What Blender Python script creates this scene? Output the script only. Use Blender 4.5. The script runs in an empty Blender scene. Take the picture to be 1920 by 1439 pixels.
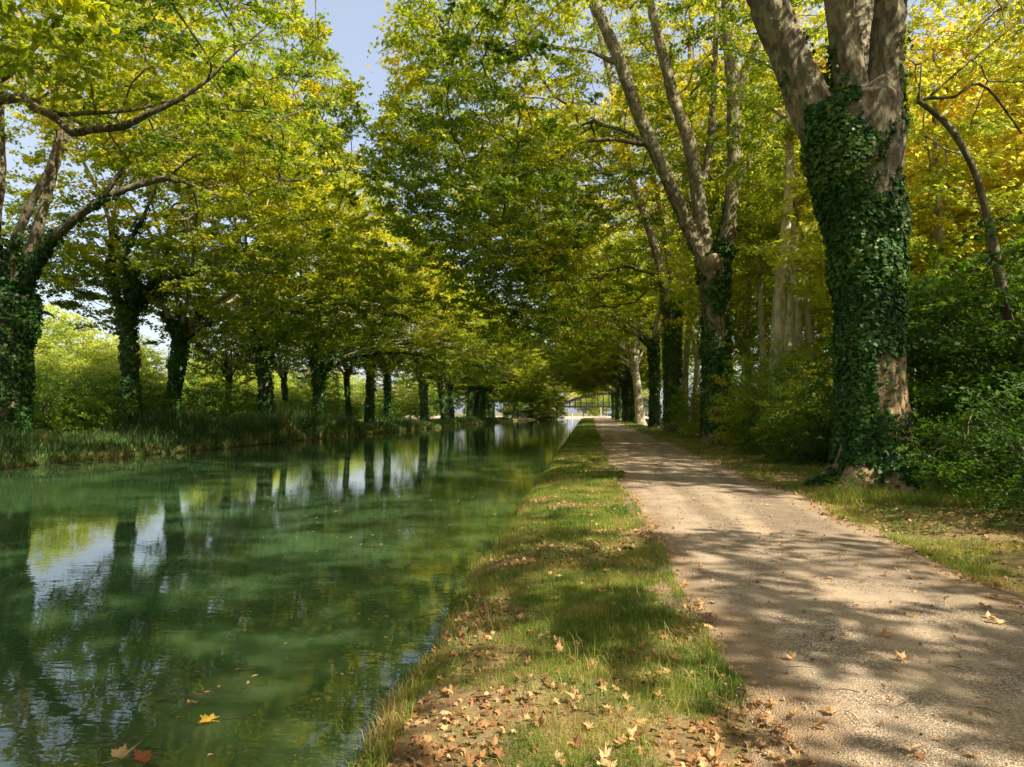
import bpy, math, random
import numpy as np
from mathutils import Vector, Matrix
from math import radians as R

rng = np.random.default_rng(11)
scene = bpy.context.scene
col = scene.collection
A = lambda *v: np.array(v, dtype=float)

# ------------------------------------------------------------------ camera
H_CAM = 2.0
YAW, PITCH, F = R(6.96), R(2.5), 1270.0
cam_d = bpy.data.cameras.new("camera")
cam = bpy.data.objects.new("camera", cam_d)
col.objects.link(cam)
cam.location = (0, 0, H_CAM)
cam.rotation_euler = (R(90) + PITCH, 0, YAW)
cam_d.sensor_width = 36
cam_d.lens = F / 1920 * 36
cam_d.clip_start = 0.05
cam_d.clip_end = 5000
scene.camera = cam
_Rm = np.array(cam.rotation_euler.to_matrix())


def P(px, py, Y):
    """world point at depth Y (metres along the canal) seen in that direction"""
    d = _Rm @ A((px - 960) / F, (719.5 - py) / F, -1)
    return A(0, 0, H_CAM) + d * (Y / d[1])


# ------------------------------------------------------------------ world, sun
SUN_AZ, SUN_EL = R(120), R(47)          # azimuth measured from +Y towards +X
SD = A(math.sin(SUN_AZ) * math.cos(SUN_EL), math.cos(SUN_AZ) * math.cos(SUN_EL), math.sin(SUN_EL))
w = bpy.data.worlds.new("World")
scene.world = w
w.use_nodes = True
nt = w.node_tree
sky = nt.nodes.new("ShaderNodeTexSky")
sky.sky_type = 'NISHITA'
sky.sun_disc = False
sky.sun_elevation = SUN_EL
sky.sun_rotation = SUN_AZ
sky.air_density = 1.0
sky.dust_density = 2.5
bgn = nt.nodes["Background"]
bgn.inputs[1].default_value = 0.15
_mx = nt.nodes.new("ShaderNodeMix")
_mx.data_type = 'RGBA'
_mx.blend_type = 'MULTIPLY'
_mx.inputs[0].default_value = 1.0
_mx.inputs[7].default_value = (2.2, 1.95, 1.7, 1)      # hazy bright late summer sky
nt.links.new(sky.outputs[0], _mx.inputs[6])
_m2 = nt.nodes.new("ShaderNodeMix")
_m2.data_type = 'RGBA'
_m2.inputs[0].default_value = .5
_m2.inputs[7].default_value = (4.6, 5.2, 6.6, 1)
nt.links.new(_mx.outputs[2], _m2.inputs[6])
nt.links.new(_m2.outputs[2], bgn.inputs[0])
sl = bpy.data.lights.new("sun", 'SUN')
sl.energy = 11.0
sl.angle = R(0.5)
sl.color = (1.0, 0.915, 0.75)
so = bpy.data.objects.new("sun", sl)
so.rotation_euler = Vector(SD).to_track_quat('Z', 'Y').to_euler()
col.objects.link(so)
scene.view_settings.view_transform = 'Standard'
scene.view_settings.look = 'None'
scene.view_settings.exposure = 0
scene.cycles.max_bounces = 7
scene.cycles.diffuse_bounces = 3
scene.cycles.glossy_bounces = 3
scene.cycles.transmission_bounces = 4
scene.cycles.transparent_max_bounces = 4
scene.cycles.caustics_reflective = False
scene.cycles.caustics_refractive = False
scene.cycles.sample_clamp_indirect = 4.0


# ------------------------------------------------------------------ noise
def _h(ix, iy, iz, s):
    n = (ix * 374761393 + iy * 668265263 + iz * 1274126177 + s * 974634777) & 0xffffffff
    n = ((n ^ (n >> 13)) * 1274126177) & 0xffffffff
    return ((n ^ (n >> 16)) & 0xffff) / 65535.0


def vnoise(p, s=0):
    p = np.asarray(p, float)
    if p.shape[-1] == 2:
        p = np.concatenate([p, np.zeros(p.shape[:-1] + (1,))], -1)
    i = np.floor(p).astype(np.int64)
    f = p - i
    f = f * f * (3 - 2 * f)
    r = 0
    for a in (0, 1):
        for b in (0, 1):
            for c in (0, 1):
                wt = (f[..., 0] if a else 1 - f[..., 0]) * (f[..., 1] if b else 1 - f[..., 1]) * (f[..., 2] if c else 1 - f[..., 2])
                r = r + wt * _h(i[..., 0] + a, i[..., 1] + b, i[..., 2] + c, s)
    return r


def fbm(p, s=0, o=3):
    p = np.asarray(p, float)
    r, a, t = 0, 1, 0
    for k in range(o):
        r = r + a * vnoise(p * 2 ** k, s + k)
        t += a
        a *= .5
    return r / t


# ------------------------------------------------------------------ mesh helpers
def mesh(name, verts, faces, mat=None, smooth=False, attrs=None):
    """faces: (n,3) / (n,4) int array, or a list of such arrays"""
    if not isinstance(faces, list):
        faces = [faces]
    faces = [np.asarray(f, np.int32) for f in faces if len(f)]
    me = bpy.data.meshes.new(name)
    verts = np.asarray(verts, np.float32)
    me.vertices.add(len(verts))
    me.vertices.foreach_set('co', verts.ravel())
    nl = sum(f.size for f in faces)
    nf = sum(len(f) for f in faces)
    me.loops.add(nl)
    me.polygons.add(nf)
    me.loops.foreach_set('vertex_index', np.concatenate([f.ravel() for f in faces]))
    tot = np.concatenate([np.full(len(f), f.shape[1], np.int32) for f in faces])
    st = np.concatenate([[0], np.cumsum(tot)[:-1]]).astype(np.int32)
    me.polygons.foreach_set('loop_start', st)
    me.polygons.foreach_set('use_smooth', np.full(nf, smooth))
    if attrs:
        for k, v in attrs.items():
            a = me.attributes.new(k, 'FLOAT', 'POINT')
            a.data.foreach_set('value', np.asarray(v, np.float32))
    me.update(calc_edges=True)
    me.validate()
    if mat:
        me.materials.append(mat)
    return me


def ob(name, me, parent=None, loc=(0, 0, 0), label=None, cat=None, group=None, kind=None):
    o = bpy.data.objects.new(name, me)
    col.objects.link(o)
    o.location = loc
    if parent:
        o.parent = parent
    for k, v in (('label', label), ('category', cat), ('group', group), ('kind', kind)):
        if v:
            o[k] = v
    return o


def dup(root, label=None, loc=None, rz=None, scl=None, group=None):
    r = root.copy()
    col.objects.link(r)
    if label: r['label'] = label
    if group: r['group'] = group
    if loc is not None: r.location = loc
    if rz is not None: r.rotation_euler = (0, 0, rz)
    if scl is not None: r.scale = (scl,) * 3 if np.isscalar(scl) else scl
    for ch in list(root.children):
        c = ch.copy()
        col.objects.link(c)
        c.parent = r
        for g in ch.children:
            d = g.copy()
            col.objects.link(d)
            d.parent = c
    return r


def tube(pts, rad, sides=8, cap=True):
    pts = np.asarray(pts, float)
    rad = np.asarray(rad, float)
    n = len(pts)
    t = np.gradient(pts, axis=0)
    t /= np.linalg.norm(t, axis=1)[:, None] + 1e-9
    u = np.cross(t[0], A(1, 0, 0) if abs(t[0][0]) < .8 else A(0, 1, 0))
    u /= np.linalg.norm(u)
    ang = np.arange(sides) / sides * 2 * math.pi
    V = np.empty((n, sides, 3))
    for i in range(n):
        u = u - t[i] * np.dot(u, t[i])
        u /= np.linalg.norm(u) + 1e-9
        v = np.cross(t[i], u)
        V[i] = pts[i] + rad[i] * (np.cos(ang)[:, None] * u + np.sin(ang)[:, None] * v)
    V = V.reshape(-1, 3)
    i = np.arange(n - 1)[:, None] * sides
    j = np.arange(sides)[None]
    j2 = (j + 1) % sides
    Fq = np.stack([i + j, i + j2, i + sides + j2, i + sides + j], -1).reshape(-1, 4)
    if cap:
        V = np.concatenate([V, [pts[-1] + t[-1] * rad[-1] * .5], [pts[0] - t[0] * rad[0] * .3]])
        k = (n - 1) * sides
        c1 = np.stack([k + j[0], k + j2[0], np.full(sides, n * sides), np.full(sides, n * sides)], -1)[:, :3]
        c0 = np.stack([j2[0], j[0], np.full(sides, n * sides + 1)], -1)
        return V, [Fq, c1, c0]
    return V, [Fq]


class Bag:
    def __init__(s):
        s.v, s.q, s.t, s.n = [], [], [], 0

    def add(s, V, Fs):
        for f in (Fs if isinstance(Fs, list) else [Fs]):
            f = np.asarray(f)
            (s.q if f.shape[1] == 4 else s.t).append(f + s.n)
        s.v.append(V)
        s.n += len(V)

    def box(s, c, size, rz=0):
        c, h = A(*c), A(*size) / 2
        V = np.array([[x, y, z] for x in (-1, 1) for y in (-1, 1) for z in (-1, 1)]) * h
        cs, sn = math.cos(rz), math.sin(rz)
        V = np.stack([V[:, 0] * cs - V[:, 1] * sn, V[:, 0] * sn + V[:, 1] * cs, V[:, 2]], -1) + c
        s.add(V, np.array([[0, 1, 3, 2], [4, 6, 7, 5], [0, 4, 5, 1], [2, 3, 7, 6], [0, 2, 6, 4], [1, 5, 7, 3]]))

    def mesh(s, name, mat, smooth=False):
        fs = ([np.concatenate(s.q)] if s.q else []) + ([np.concatenate(s.t)] if s.t else [])
        return mesh(name, np.concatenate(s.v), fs, mat, smooth)


# ------------------------------------------------------------------ materials
def newmat(name):
    m = bpy.data.materials.new(name)
    m.use_nodes = True
    n = m.node_tree
    b = n.nodes["Principled BSDF"]
    return m, n, b


def ND(n, typ, **kw):
    x = n.nodes.new(typ)
    for k, v in kw.items():
        if k in x.inputs.keys() if isinstance(k, str) else False:
            x.inputs[k].default_value = v
        else:
            setattr(x, k, v)
    return x


def ramp(n, src, stops):
    r = n.nodes.new("ShaderNodeValToRGB")
    e = r.color_ramp.elements
    while len(e) < len(stops):
        e.new(0.5)
    for el, (p, c) in zip(e, stops):
        el.position = p
        el.color = (*c, 1)
    n.links.new(src, r.inputs[0])
    return r.outputs[0]


def mixc(n, f, a, b, mode='MIX'):
    x = n.nodes.new("ShaderNodeMix")
    x.data_type = 'RGBA'
    x.blend_type = mode
    for s, i in ((f, 0), (a, 6), (b, 7)):
        if hasattr(s, 'is_linked'):
            n.links.new(s, x.inputs[i])
        else:
            x.inputs[i].default_value = s if np.isscalar(s) else (*s, 1)
    return x.outputs[2]


def math_(n, op, a, b=0, c=None):
    x = n.nodes.new("ShaderNodeMath")
    x.operation = op
    for i, s in enumerate((a, b, c)):
        if s is None: continue
        if hasattr(s, 'is_linked'):
            n.links.new(s, x.inputs[i])
        else:
            x.inputs[i].default_value = s
    return x.outputs[0]


def leaf_mat(name, stops, trans=.42, hue=.03, rough=.5, spec=.25, tgain=(1.75, 1.6, .6)):
    """leaf colour from the per-leaf 'tone' attribute; a thin leaf that lets light through"""
    m, n, b = newmat(name)
    at = n.nodes.new("ShaderNodeAttribute")
    at.attribute_name = 'tone'
    oi = n.nodes.new("ShaderNodeObjectInfo")
    t = math_(n, 'ADD', at.outputs['Fac'], math_(n, 'MULTIPLY', math_(n, 'SUBTRACT', oi.outputs['Random'], .5), hue * 4))
    c = ramp(n, t, stops)
    n.links.new(c, b.inputs['Base Color'])
    b.inputs['Roughness'].default_value = rough
    b.inputs['Specular IOR Level'].default_value = spec
    tr = n.nodes.new("ShaderNodeBsdfTranslucent")
    tc = mixc(n, 1.0, c, tgain, 'MULTIPLY')
    n.links.new(tc, tr.inputs[0])
    mx = n.nodes.new("ShaderNodeMixShader")
    mx.inputs[0].default_value = trans
    n.links.new(b.outputs[0], mx.inputs[1])
    n.links.new(tr.outputs[0], mx.inputs[2])
    n.links.new(mx.outputs[0], n.nodes["Material Output"].inputs[0])
    return m


M = {}
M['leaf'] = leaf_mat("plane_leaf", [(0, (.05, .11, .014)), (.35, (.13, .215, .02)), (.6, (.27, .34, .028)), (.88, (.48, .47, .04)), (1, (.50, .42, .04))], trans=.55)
M['leaf_far'] = leaf_mat("plane_leaf_far", [(0, (.07, .13, .015)), (.35, (.18, .245, .022)), (.6, (.31, .36, .03)), (.88, (.46, .45, .035)), (1, (.52, .44, .04))], trans=.55)
M['gold'] = leaf_mat("gold_leaf", [(0, (.12, .21, .02)), (.35, (.34, .42, .035)), (.72, (.64, .66, .08)), (.95, (.76, .66, .08)), (1, (.72, .46, .06))], trans=.55, tgain=(1.3, 1.25, .9))
M['shrub'] = leaf_mat("shrub_leaf", [(0, (.045, .095, .012)), (.5, (.11, .20, .022)), (.85, (.23, .33, .035)), (1, (.35, .32, .03))], trans=.42)
M['dark'] = leaf_mat("dark_leaf", [(0, (.022, .06, .010)), (.5, (.055, .125, .016)), (.9, (.13, .22, .025)), (1, (.28, .28, .03))], trans=.45)
M['pale'] = leaf_mat("pale_leaf", [(0, (.10, .18, .03)), (.5, (.24, .34, .06)), (1, (.45, .48, .10))], trans=.45)
M['ivy'] = leaf_mat("ivy_leaf", [(0, (.010, .04, .008)), (.5, (.025, .085, .014)), (.9, (.09, .19, .025)), (1, (.18, .24, .05))], trans=.28, rough=.42, spec=.22)
M['grass'] = leaf_mat("grass_blade", [(0, (.05, .11, .015)), (.35, (.12, .20, .025)), (.6, (.26, .28, .05)), (.8, (.42, .34, .12)), (1, (.50, .36, .18))], trans=.35, hue=0)
M['reed'] = leaf_mat("reed_blade", [(0, (.035, .09, .025)), (.5, (.08, .16, .04)), (.8, (.18, .22, .06)), (1, (.38, .28, .13))], trans=.3, hue=0)
M['dry'] = leaf_mat("dry_leaf", [(0, (.15, .065, .028)), (.4, (.30, .15, .06)), (.75, (.50, .30, .13)), (1, (.60, .42, .22))], trans=.15, hue=.08, rough=.6)
M['yellow_leaf'] = leaf_mat("yellow_fallen_leaf", [(0, (.70, .38, .04)), (1, (.85, .50, .07))], trans=.15, hue=0)
M['red_leaf'] = leaf_mat("russet_fallen_leaf", [(0, (.26, .07, .02)), (1, (.38, .12, .04))], trans=.15, hue=0)


def bark_mat(name, pale, mid, dark, scale=1.0, red=None):
    m, n, b = newmat(name)
    g = n.nodes.new("ShaderNodeNewGeometry")
    mp = n.nodes.new("ShaderNodeMapping")
    mp.inputs['Scale'].default_value = (1, 1, .45)
    n.links.new(g.outputs['Position'], mp.inputs[0])
    nz = ND(n, "ShaderNodeTexNoise")
    nz.inputs['Scale'].default_value = 9 * scale
    nz.inputs['Detail'].default_value = 6
    nz.inputs['Roughness'].default_value = .6
    n.links.new(mp.outputs[0], nz.inputs['Vector'])
    nb = ND(n, "ShaderNodeTexNoise")
    nb.inputs['Scale'].default_value = 1.4 * scale
    nb.inputs['Detail'].default_value = 4
    n.links.new(mp.outputs[0], nb.inputs['Vector'])
    vo = ND(n, "ShaderNodeTexVoronoi")
    vo.inputs['Scale'].default_value = 11 * scale
    vm = n.nodes.new("ShaderNodeVectorMath")
    vm.operation = 'MULTIPLY_ADD'
    n.links.new(nz.outputs['Color'], vm.inputs[0])
    vm.inputs[1].default_value = (.25,) * 3
    n.links.new(mp.outputs[0], vm.inputs[2])
    n.links.new(vm.outputs[0], vo.inputs['Vector'])
    patch = math_(n, 'ADD', math_(n, 'MULTIPLY', vo.outputs['Color'], .45), math_(n, 'MULTIPLY', nb.outputs[0], .6))
    c = ramp(n, patch, [(.30, dark), (.42, mid), (.5, mid), (.56, pale), (.75, tuple(min(1, x * 1.2) for x in pale))])
    fine = ramp(n, nz.outputs[0], [(.3, (.55, .52, .48)), (.6, (1, 1, 1))])
    c = mixc(n, .8, c, fine, 'MULTIPLY')
    if red:
        sx = n.nodes.new("ShaderNodeSeparateXYZ")
        n.links.new(g.outputs['Position'], sx.inputs[0])
        f = math_(n, 'MULTIPLY_ADD', sx.outputs[2], -.28, 1.75)
        f = math_(n, 'ADD', f, math_(n, 'MULTIPLY', nb.outputs[0], .6))
        x = ND(n, "ShaderNodeMath", operation='SUBTRACT', use_clamp=True)
        n.links.new(f, x.inputs[0])
        x.inputs[1].default_value = .5
        rc = ramp(n, patch, [(.3, tuple(v * .35 for v in red)), (.5, red), (.62, tuple(v * 1.3 for v in red)), (.72, pale)])
        rc = mixc(n, .8, rc, fine, 'MULTIPLY')
        c = mixc(n, x.outputs[0], c, rc)
    n.links.new(c, b.inputs['Base Color'])
    b.inputs['Roughness'].default_value = .85
    b.inputs['Specular IOR Level'].default_value = .2
    bp = n.nodes.new("ShaderNodeBump")
    bp.inputs['Strength'].default_value = .6
    bp.inputs['Distance'].default_value = .03
    n.links.new(math_(n, 'ADD', nz.outputs[0], vo.outputs['Distance']), bp.inputs['Height'])
    n.links.new(bp.outputs[0], b.inputs['Normal'])
    return m


M['bark'] = bark_mat("plane_bark", (.25, .215, .135), (.15, .125, .078), (.08, .064, .04), 1.0, red=(.30, .205, .11))
M['bark_pole'] = bark_mat("pole_bark", (.50, .46, .30), (.40, .36, .23), (.28, .25, .16), .7)
M['bark_dark'] = bark_mat("plane_bark_shaded", (.19, .165, .105), (.12, .10, .065), (.065, .052, .035), .9)  # darker copy of plane bark, the shade of silhouetted limbs put into the colour
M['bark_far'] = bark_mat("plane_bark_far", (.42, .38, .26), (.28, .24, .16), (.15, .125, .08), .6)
M['twig'] = bark_mat("branch_bark", (.20, .17, .11), (.12, .10, .065), (.06, .05, .035), 1.2)
M['vine'] = bark_mat("ivy_stem_bark", (.16, .11, .07), (.09, .06, .04), (.05, .035, .025), 2)


def plain(name, c, rough=.7, noise=.25, scale=8, metal=0):
    m, n, b = newmat(name)
    nz = ND(n, "ShaderNodeTexNoise")
    nz.inputs['Scale'].default_value = scale
    nz.inputs['Detail'].default_value = 5
    g = n.nodes.new("ShaderNodeNewGeometry")
    n.links.new(g.outputs['Position'], nz.inputs['Vector'])
    cc = ramp(n, nz.outputs[0], [(.3, tuple(x * (1 - noise) for x in c)), (.7, tuple(min(1, x * (1 + noise)) for x in c))])
    n.links.new(cc, b.inputs['Base Color'])
    b.inputs['Roughness'].default_value = rough
    b.inputs['Metallic'].default_value = metal
    return m


M['iron'] = plain("bridge_dark_metal", (.014, .016, .016), .7)
M['concrete'] = plain("bridge_concrete", (.36, .35, .33), .85, .3, 1.5)
M['stump'] = plain("cut_wood", (.42, .30, .18), .8, .35, 12)
M['stone'] = plain("loose_stone", (.42, .36, .28), .9, .45, 60)
M['post'] = plain("white_post_paint", (.7, .7, .66), .6, .15)


def ground_mat():
    m, n, b = newmat("bank_soil")
    g = n.nodes.new("ShaderNodeNewGeometry")

    def noi(s, d=5, r=.55, sc=(1, 1, 1)):
        mp = n.nodes.new("ShaderNodeMapping")
        mp.inputs['Scale'].default_value = sc
        n.links.new(g.outputs['Position'], mp.inputs[0])
        x = ND(n, "ShaderNodeTexNoise")
        x.inputs['Scale'].default_value = s
        x.inputs['Detail'].default_value = d
        x.inputs['Roughness'].default_value = r
        n.links.new(mp.outputs[0], x.inputs['Vector'])
        return x.outputs[0]
    big, mid, fine = noi(.6), noi(4), noi(60, 4, .7)
    soil = ramp(n, mid, [(.3, (.13, .075, .04)), (.55, (.24, .15, .08)), (.75, (.33, .22, .12))])
    straw = ramp(n, fine, [(.3, (.10, .07, .035)), (.55, (.30, .22, .10)), (.75, (.45, .34, .18))])
    c = mixc(n, ramp(n, mid, [(.4, (.2,) * 3), (.6, (.8,) * 3)]), soil, straw)
    grass = ramp(n, fine, [(.3, (.04, .07, .015)), (.6, (.13, .17, .03)), (.8, (.25, .26, .08))])
    c = mixc(n, ramp(n, big, [(.42, (0, 0, 0)), (.58, (.8,) * 3)]), c, grass)
    sx = n.nodes.new("ShaderNodeSeparateXYZ")
    n.links.new(g.outputs['Position'], sx.inputs[0])
    # pale sandy ground beyond the bridge, its sunny brightness put into the colour
    far = ramp(n, math_(n, 'MULTIPLY', sx.outputs[1], .002), [(.47, (0, 0, 0)), (.50, (1, 1, 1)), (.68, (1, 1, 1)), (.72, (0, 0, 0))])
    c = mixc(n, far, c, (.50, .38, .28))
    # the wood floor to the right of the verge turns dark brown
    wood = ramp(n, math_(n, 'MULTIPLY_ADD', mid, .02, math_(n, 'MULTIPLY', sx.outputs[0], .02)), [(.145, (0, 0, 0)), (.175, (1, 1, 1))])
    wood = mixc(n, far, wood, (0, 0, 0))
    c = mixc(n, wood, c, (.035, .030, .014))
    wet = ramp(n, math_(n, 'MULTIPLY_ADD', sx.outputs[2], 3, .2), [(.1, (.12, .13, .09)), (.75, (1, 1, 1))])
    c = mixc(n, 1.0, c, wet, 'MULTIPLY')
    n.links.new(c, b.inputs['Base Color'])
    b.inputs['Roughness'].default_value = .95
    b.inputs['Specular IOR Level'].default_value = .1
    bp = n.nodes.new("ShaderNodeBump")
    bp.inputs['Strength'].default_value = .8
    bp.inputs['Distance'].default_value = .03
    n.links.new(math_(n, 'ADD', mid, math_(n, 'MULTIPLY', fine, .5)), bp.inputs['Height'])
    n.links.new(bp.outputs[0], b.inputs['Normal'])
    return m


def path_mat():
    m, n, b = newmat("gravel_path")
    g = n.nodes.new("ShaderNodeNewGeometry")
    v = ND(n, "ShaderNodeTexVoronoi")
    v.inputs['Scale'].default_value = 95
    n.links.new(g.outputs['Position'], v.inputs['Vector'])
    v2 = ND(n, "ShaderNodeTexVoronoi")
    v2.inputs['Scale'].default_value = 160
    n.links.new(g.outputs['Position'], v2.inputs['Vector'])
    nz = ND(n, "ShaderNodeTexNoise")
    nz.inputs['Scale'].default_value = 2.2
    nz.inputs['Detail'].default_value = 6
    n.links.new(g.outputs['Position'], nz.inputs['Vector'])
    bw = n.nodes.new("ShaderNodeSeparateColor")
    n.links.new(v.outputs['Color'], bw.inputs[0])
    stone = ramp(n, bw.outputs[0], [(0, (.14, .10, .07)), (.3, (.29, .22, .15)), (.65, (.46, .36, .25)), (.9, (.62, .52, .40)), (1, (.75, .67, .55))])
    gap = ramp(n, v.outputs['Distance'], [(.3, (1, 1, 1)), (.85, (.45, .40, .35))])
    c = mixc(n, 1, stone, gap, 'MULTIPLY')
    dust = ramp(n, nz.outputs[0], [(.35, (.32, .24, .16)), (.65, (.44, .34, .235))])
    dfac = ramp(n, nz.outputs[0], [(.38, (.12,) * 3), (.62, (.75,) * 3)])
    c = mixc(n, dfac, c, dust)
    mpw = n.nodes.new("ShaderNodeMapping")
    mpw.inputs['Scale'].default_value = (1.6, .13, 1)
    n.links.new(g.outputs['Position'], mpw.inputs[0])
    nw = ND(n, "ShaderNodeTexNoise")
    nw.inputs['Scale'].default_value = 1.0
    nw.inputs['Detail'].default_value = 5
    n.links.new(mpw.outputs[0], nw.inputs['Vector'])
    c = mixc(n, 1, c, ramp(n, nw.outputs[0], [(.36, (.66, .65, .64)), (.50, (.95, .95, .95)), (.64, (1.12, 1.08, 1.02))]), 'MULTIPLY')
    at = n.nodes.new("ShaderNodeAttribute")
    at.attribute_name = 'edge'
    e = math_(n, 'ADD', at.outputs['Fac'], math_(n, 'MULTIPLY', math_(n, 'SUBTRACT', nz.outputs[0], .5), 1.2))
    ef = ramp(n, e, [(.35, (1, 1, 1)), (.75, (0, 0, 0))])
    c = mixc(n, ef, c, ramp(n, v2.outputs['Distance'], [(.1, (.38, .27, .17)), (.6, (.25, .17, .10))]))
    n.links.new(c, b.inputs['Base Color'])
    b.inputs['Roughness'].default_value = .9
    b.inputs['Specular IOR Level'].default_value = .15
    bp = n.nodes.new("ShaderNodeBump")
    bp.inputs['Strength'].default_value = .9
    bp.inputs['Distance'].default_value = .008
    bp.invert = True
    n.links.new(math_(n, 'ADD', v.outputs['Distance'], math_(n, 'MULTIPLY', v2.outputs['Distance'], .4)), bp.inputs['Height'])
    n.links.new(bp.outputs[0], b.inputs['Normal'])
    return m


def water_mat():
    m, n, b = newmat("canal_water")
    g = n.nodes.new("ShaderNodeNewGeometry")
    nz = ND(n, "ShaderNodeTexNoise")
    nz.inputs['Scale'].default_value = .25
    nz.inputs['Detail'].default_value = 3
    n.links.new(g.outputs['Position'], nz.inputs['Vector'])
    c = ramp(n, nz.outputs[0], [(.3, (.030, .066, .022)), (.7, (.048, .092, .036))])
    n.links.new(c, b.inputs['Base Color'])
    b.inputs['Roughness'].default_value = 0.0
    b.inputs['IOR'].default_value = 1.5
    b.inputs['Specular IOR Level'].default_value = 1.0
    b.subsurface_method = 'BURLEY'
    b.inputs['Subsurface Weight'].default_value = 1.0
    b.inputs['Subsurface Radius'].default_value = (.35, .6, .35)
    b.inputs['Subsurface Scale'].default_value = 1.0
    hs = []
    for sc, stretch, wgt in ((6, (.7, 1.5, 1), .30), (1.0, (.8, 1, 1), .5), (13, (.6, 1.5, 1), .05)):
        mp = n.nodes.new("ShaderNodeMapping")
        mp.inputs['Scale'].default_value = stretch
        n.links.new(g.outputs['Position'], mp.inputs[0])
        x = ND(n, "ShaderNodeTexNoise")
        x.inputs['Scale'].default_value = sc
        x.inputs['Detail'].default_value = 2
        n.links.new(mp.outputs[0], x.inputs['Vector'])
        hs.append(math_(n, 'MULTIPLY', x.outputs[0], wgt))
    h = math_(n, 'ADD', math_(n, 'ADD', hs[0], hs[1]), hs[2])
    bp = n.nodes.new("ShaderNodeBump")
    bp.inputs['Strength'].default_value = 1.0
    bp.inputs['Distance'].default_value = .0032
    n.links.new(h, bp.inputs['Height'])
    n.links.new(bp.outputs[0], b.inputs['Normal'])
    return m


M['ground'], M['path'], M['water'] = ground_mat(), path_mat(), water_mat()


# ------------------------------------------------------------------ terrain
def xr(y):      # right water edge
    y = np.asarray(y, float)
    return -1.28 - .014 * np.clip(y, 0, 200) + .22 * (fbm(np.stack([y * .9, y * 0], -1), 5) - .5) + .15 * (vnoise(np.stack([y * 3.1, y * 0], -1), 8) - .5)


def xl(y):      # left water edge
    y = np.asarray(y, float)
    return -21 + .8 * (fbm(np.stack([y * .25, y * 0], -1), 6) - .5) + .4 * (vnoise(np.stack([y * 1.3, y * 0], -1), 9) - .5) + np.clip((y - 150) / 80, 0, 1) ** 2 * 9


def pl(y):
    y = np.asarray(y, float)
    return .93 - .024 * np.clip(y, 0, 22) - .007 * np.clip(y - 22, 0, 120) + .34 * (vnoise(np.stack([y * .33, y * 0], -1), 15) - .5)


def pr(y):
    return 3.75 + .4 * (vnoise(np.stack([np.asarray(y, float) * .3, np.asarray(y, float) * 0], -1), 16) - .5)


def hgt(x, y):
    x, y = np.broadcast_arrays(np.asarray(x, float), np.asarray(y, float))
    d = x - xr(y)
    k = np.array([[-50, -1.4], [-1.5, -1.4], [-.15, -.5], [0, -.05], [.07, .16], [.3, .27], [.9, .36], [1.8, .40], [5.3, .42], [6.2, .52], [8.2, .50], [9.6, .0], [12, -.35], [30, -.3], [60, 0], [3000, 0]])
    z = np.interp(d, k[:, 0], k[:, 1])
    dl = xl(y) - x
    kl = np.array([[-1.5, -1.4], [-.1, -.5], [0, -.06], [.12, .18], [.6, .35], [2, .55], [6, .6], [15, .35], [3000, .2]])
    z = np.where(dl > -1.5, np.interp(dl, kl[:, 0], kl[:, 1]), z)
    p = np.stack([x, y], -1)
    onp = np.clip(np.minimum(x - pl(y), pr(y) - x) / .4, 0, 1)
    z = z + (fbm(p * 1.3, 21) - .5) * .10 * (1 - onp * .8) * (z > 0) + (vnoise(p * 5, 22) - .5) * .035 * (1 - onp) * (z > .1)
    f = np.clip((y - 235) / 30, 0, 1)
    return z * (1 - f) + f * np.maximum(z, .45)


gx = np.concatenate([[-1500, -700, -350, -180, -110, -80, -60, -48, -40], np.arange(-34, -26, 1.), np.arange(-26, -19, .3), np.arange(-19, -11, 1.), np.arange(-11, -5.5, .8),
                     np.arange(-5.5, -.2, .09), np.arange(-.2, 8.5, .16), np.arange(8.5, 14, .5), np.arange(14, 40, 2.), [45, 60, 90, 150, 300, 700, 1500]])
gy = np.concatenate([[-400, -150, -80, -50, -35, -25, -18, -12, -8, -5, -3, -1.5, 0, 1], np.arange(2, 16, .13), np.arange(16, 40, .35), np.arange(40, 120, 1.2), np.arange(120, 320, 4.), [340, 400, 500, 700, 1000, 1600, 2600]])
X, Y = np.meshgrid(gx, gy)
V = np.stack([X, Y, hgt(X, Y)], -1).reshape(-1, 3)
nx = len(gx)
i = (np.arange(len(gy) - 1)[:, None] * nx + np.arange(nx - 1)[None]).ravel()
Fq = np.stack([i, i + 1, i + nx + 1, i + nx], -1)
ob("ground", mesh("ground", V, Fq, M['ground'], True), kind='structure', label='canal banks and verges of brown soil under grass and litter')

# path
py_ = np.concatenate([[-60, -30, -15, -8, -4, -2, 0, 1], np.arange(2, 16, .1), np.arange(16, 60, .4), np.arange(60, 262, 2.)])
u = np.linspace(0, 1, 33)
YY = np.repeat(py_[:, None], 33, 1)
wl = (fbm(np.stack([py_ * .8, py_ * 0], -1), 31, 4) - .5) * .55
wr = (fbm(np.stack([py_ * .8, py_ * 0 + 9], -1), 32, 4) - .5) * .5
L_, R_ = pl(py_) + wl - .12, pr(py_) + wr + .12
XX = L_[:, None] * (1 - u) + R_[:, None] * u
ed = np.minimum(XX - L_[:, None], R_[:, None] - XX)
ZZ = hgt(XX, YY) + .016 + .02 * np.clip(ed / .5, 0, 1) - .035 * np.exp(-ed / .04) * 1.0
i = (np.arange(len(py_) - 1)[:, None] * 33 + np.arange(32)[None]).ravel()
ob("path", mesh("path", np.stack([XX, YY, ZZ], -1).reshape(-1, 3), np.stack([i, i + 1, i + 34, i + 33], -1), M['path'], True,
                {'edge': np.clip(ed / .8, 0, 1).ravel()}), kind='structure', label='pale gravel towpath beside the canal')


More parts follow.
